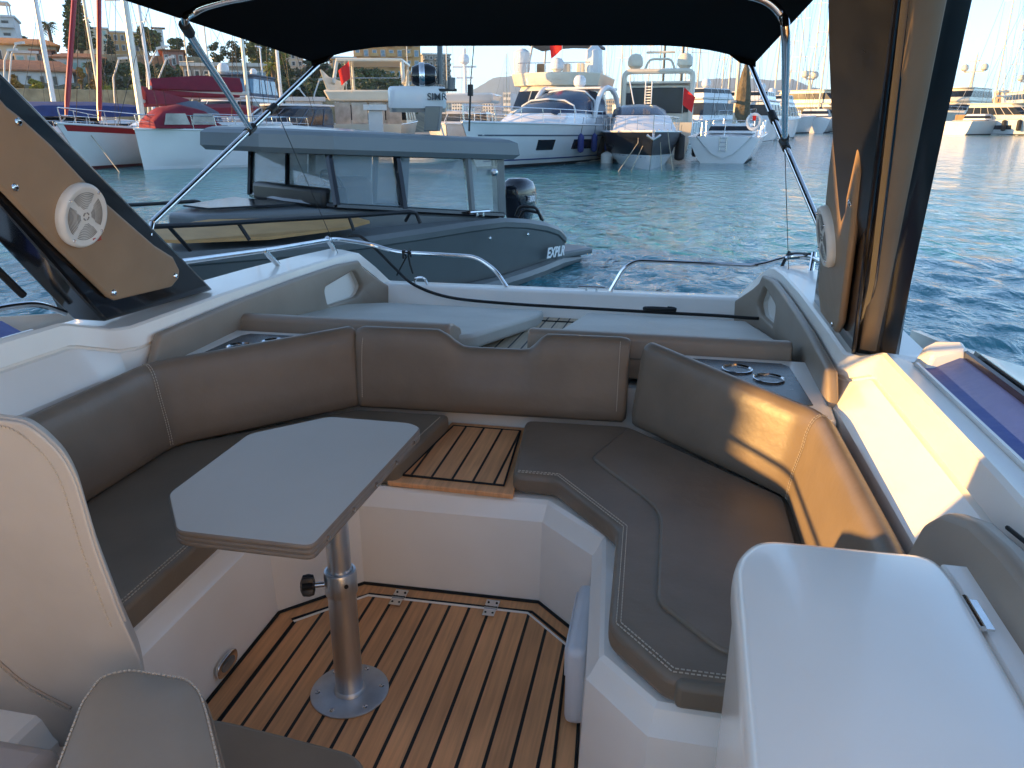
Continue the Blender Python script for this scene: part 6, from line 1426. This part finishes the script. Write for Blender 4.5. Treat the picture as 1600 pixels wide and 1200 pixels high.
# roof
def rf(p, o, z): return p+Vector((0, 0, z))
ax_ = (TA-TF).normalized(); 
RB = [TA+ax_*.15-FAR*.10, mix(TA, TF, .45)-FAR*.12, TF-FAR*.12, TF-ax_*.62+FAR*.25, TF-ax_*.95+FAR*.9, TFF-ax_*.62-FAR*.2, TFF+FAR*.12, mix(TFA, TFF, .5)+FAR*.12, TFA+ax_*.15+FAR*.10]
ct = sum(RB, Vector())/len(RB)
def scl(ps, s, dz): return [Vector((ct.x+(p.x-ct.x)*s, ct.y+(p.y-ct.y)*s, p.z+dz)) for p in ps]
MB().loft([scl(RB, .975, -.02), scl(RB, 1.012, .035), scl(RB, 1.0, .175), scl(RB, .955, .215), scl(RB, .90, .235), scl(RB, .5, .26)]).build('roof', XR, ex, angle=14)
ur = [TA+ax_*.42-FAR*.12, mix(TA, TF, .55)-FAR*.13, mix(TA, TF, .62)+FAR*.2, TA+ax_*.42+FAR*.3]
# searchlight mast, radar and light
mb0 = PY(673, 204, 9.6); 
MB().loft([[PY(x, 205, 9.6)+q for x, q in ((662, Vector()), (684, Vector()), (684, Vector((0, .12, 0))), (662, Vector((0, .12, 0))))], [PY(x, 166, 9.6)+q for x, q in ((664, Vector()), (688, Vector()), (688, Vector((0, .12, 0))), (664, Vector((0, .12, 0))))]]).build('mast', XC, ex, bevel=.01)
c = PY(652, 152, 9.75); 
rd = MB(); rr_x = Vector(ray(652, 152)); rr_x.z = 0; rr_x.normalize(); rdx = Vector((rr_x.y, -rr_x.x, 0))
ringp = []
for dz, s in ((-.13, .96), (-.11, 1.0), (.07, 1.0), (.11, .97), (.125, .9)):
    ringp.append([c+rdx*(.36*math.copysign(abs(math.cos(a))**.7, math.cos(a))*s)+rr_x*(.16*math.sin(a)*s)+Vector((0, 0, dz)) for a in [2*math.pi*k/32 for k in range(32)]])
rdo = rd.loft(ringp).build('radar_housing', BW, ex, angle=40)
MB().loft([[c+rdx*(.345*math.cos(a))+rr_x*(.15*math.sin(a))+Vector((0, 0, dz)) for a in [2*math.pi*k/24 for k in range(24)]] for dz in (-.175, -.125)]).build('radar_base', XC, ex)
text_mesh('radar_lettering', 'SIMR', .115, mat('lettering_dark', (.05, .06, .07), .5), ex, c-rr_x*.160+rdx*.12+Vector((0, 0, -.035)), rdx, (0, 0, 1), .012, .0008)
c = PY(662, 118, 9.7)
sl_ = MB(); dx = rdx; sl_.lathe([(.02, -.16), (.10, -.14), (.135, -.05), (.14, .06), (.10, .14), (.02, .17)], c, axis=rdx, n=20); slo = sl_.build('searchlight', BLK, ex)
MB().lathe([(.143, -.055), (.150, -.045), (.150, .0), (.143, .01)], c, axis=rdx, n=20).build('ring', CHR, slo)
MB().loft([[c+dx*a+rr_x*b+Vector((0, 0, -.15)) for a, b in ((-.24, -.05), (.40, -.03), (.40, .03), (-.24, .05))], [c+dx*a+rr_x*b+Vector((0, 0, -.18)) for a, b in ((-.24, -.05), (.40, -.03), (.40, .03), (-.24, .05))]]).build('light_bracket', BLKP, ex)
g = MB(); g.tube([c+Vector((0, 0, -.14)), c+Vector((0, 0, -.30))], .04); g.tube([c+dx*.20+rr_x*.1+Vector((0, 0, -.1)), c+dx*.21+rr_x*.1+Vector((0, 0, .36))], .035); g.tube([c+dx*.33+Vector((0, 0, -.16)), c+dx*.34+Vector((0, 0, -.02))], .05); g.build('aerial', XC, ex)
g = MB(); c9 = PY(735, 195, 9.6); g.tube([PY(733, 205, 9.6), PY(735, 150, 9.6)], .012); g.tube([PY(735, 150, 9.6), PY(735, 132, 9.6)], .035); g.tube([PY(735, 132, 9.6), PY(741, 66, 9.6)], .006); g.build('vhf_antenna', BLKP, ex)
# black rails
g = MB(); 
rp0 = [PY(657, 349, 8.2), PY(650, 333, 8.2), PY(640, 331, 8.15), PY(540, 338, 7.55), PY(430, 344, 6.95), PY(330, 350, 6.3), PY(240, 354, 5.9), PY(120, 362, 5.5)]
g.tube(rp0, .022, 8)
for a, b in (((372, 348, 6.6), (390, 375, 6.6)), ((545, 338, 7.58), (553, 360, 7.6)), ((262, 352, 6.0), (298, 392, 6.2)), ((642, 331, 8.16), (634, 345, 8.3))): g.tube([PY(*a), PY(*b)], .018, 6)
g.build('black_rail', BLKP, ex)
g = MB(); g.tube(fillet([PY(130, 322, 8.5), PY(215, 320, 8.5), PY(312, 314, 8.5), PY(324, 332, 8.5)], .15, 4), .022, 8); g.build('black_rail', BLKP, ex)
g = MB(); g.tube(fillet([PY(806, 338, 10.5), PY(812, 322, 10.5), PY(838, 324, 10.5), PY(846, 343, 10.6)], .06, 4), .02, 8); g.tube(fillet([PY(812, 341, 10.7), PY(818, 328, 10.7), PY(842, 332, 10.7), PY(848, 344, 10.8)], .06, 4), .02, 8); g.build('stern_rail', BLKP, ex)
cl = MB(); p = PY(750, 337, 9.35); cl.tube([p+Vector((-.10, -.1, .05)), p+Vector((.10, .1, .05))], .018); cl.tube([p+Vector((-.03, -.03, -.02)), p+Vector((-.03, -.03, .05))], .016); cl.tube([p+Vector((.03, .03, -.02)), p+Vector((.03, .03, .05))], .016); cl.build('cleat', CHR, ex)
lt_ = MB(); lt_.lathe([(.04, 0), (.045, .03), (.02, .05)], PY(772, 269, 9.62), axis=(.3, -1, 0), n=12); lt_.build('stern_light', CHR, ex)
# outboard
ob = Vector(PY(812, 330, 11.3)); obd = (NG[0]-NG[4]); obd.z = 0; obd.normalize(); obs = Vector((obd.y, -obd.x, 0))
rings = []
for dz, a, b, sh in ((-.30, .16, .13, .0), (-.15, .20, .15, .0), (-.02, .27, .19, .0), (.12, .30, .21, .0), (.30, .29, .205, -.01), (.40, .24, .18, -.04), (.455, .13, .12, -.07)):
    rings.append([ob+obd*(a*math.copysign(abs(math.cos(q))**.75, math.cos(q))+sh)+obs*(b*math.copysign(abs(math.sin(q))**.8, math.sin(q)))+Vector((0, 0, dz+.02)) for q in [2*math.pi*k/24 for k in range(24)]])
om = MB().loft(rings).build('outboard_motor', mat('cowling_black', (.008, .012, .02), .12, noise=(2, .3), coat=.7), ex, angle=50)
MB().tube([ob+Vector((0, 0, -.28)), ob+Vector((0, 0, -1.0))], .11, 8).build('motor_leg', BLKP, om)
MB().tube([ob+obd*.26+obs*.12+Vector((0, 0, .10)), ob+obd*.22+obs*.15+Vector((0, 0, .30)), ob+obd*.02+obs*.17+Vector((0, 0, .40))], .010, 6).build('trim_line', CHR, om)
text_mesh('motor_lettering', '300', .11, MATS['lettering_white'], om, ob-obd*.17+obs*.235+Vector((0, 0, .16)), obd, (0, 0, 1), .02, .002)


# ================================================================ HAZE
g = MB(); g.box((400, 1900, 119), (7600, 7400, 250)); hz = g.build('haze', bpy.data.materials.new('haze'), smooth=False)
hz.data.materials[0].use_nodes = True; n = hz.data.materials[0].node_tree.nodes; n.clear(); l = hz.data.materials[0].node_tree.links
pv = n.new('ShaderNodeVolumePrincipled'); pv.inputs['Density'].default_value = .00026; pv.inputs['Color'].default_value = (.62, .80, .96, 1); pv.inputs['Anisotropy'].default_value = .2
ou = n.new('ShaderNodeOutputMaterial'); l.new(pv.outputs[0], ou.inputs['Volume']); stuff(hz, 'pale blue air between the marina and the distant mountains', 'haze')
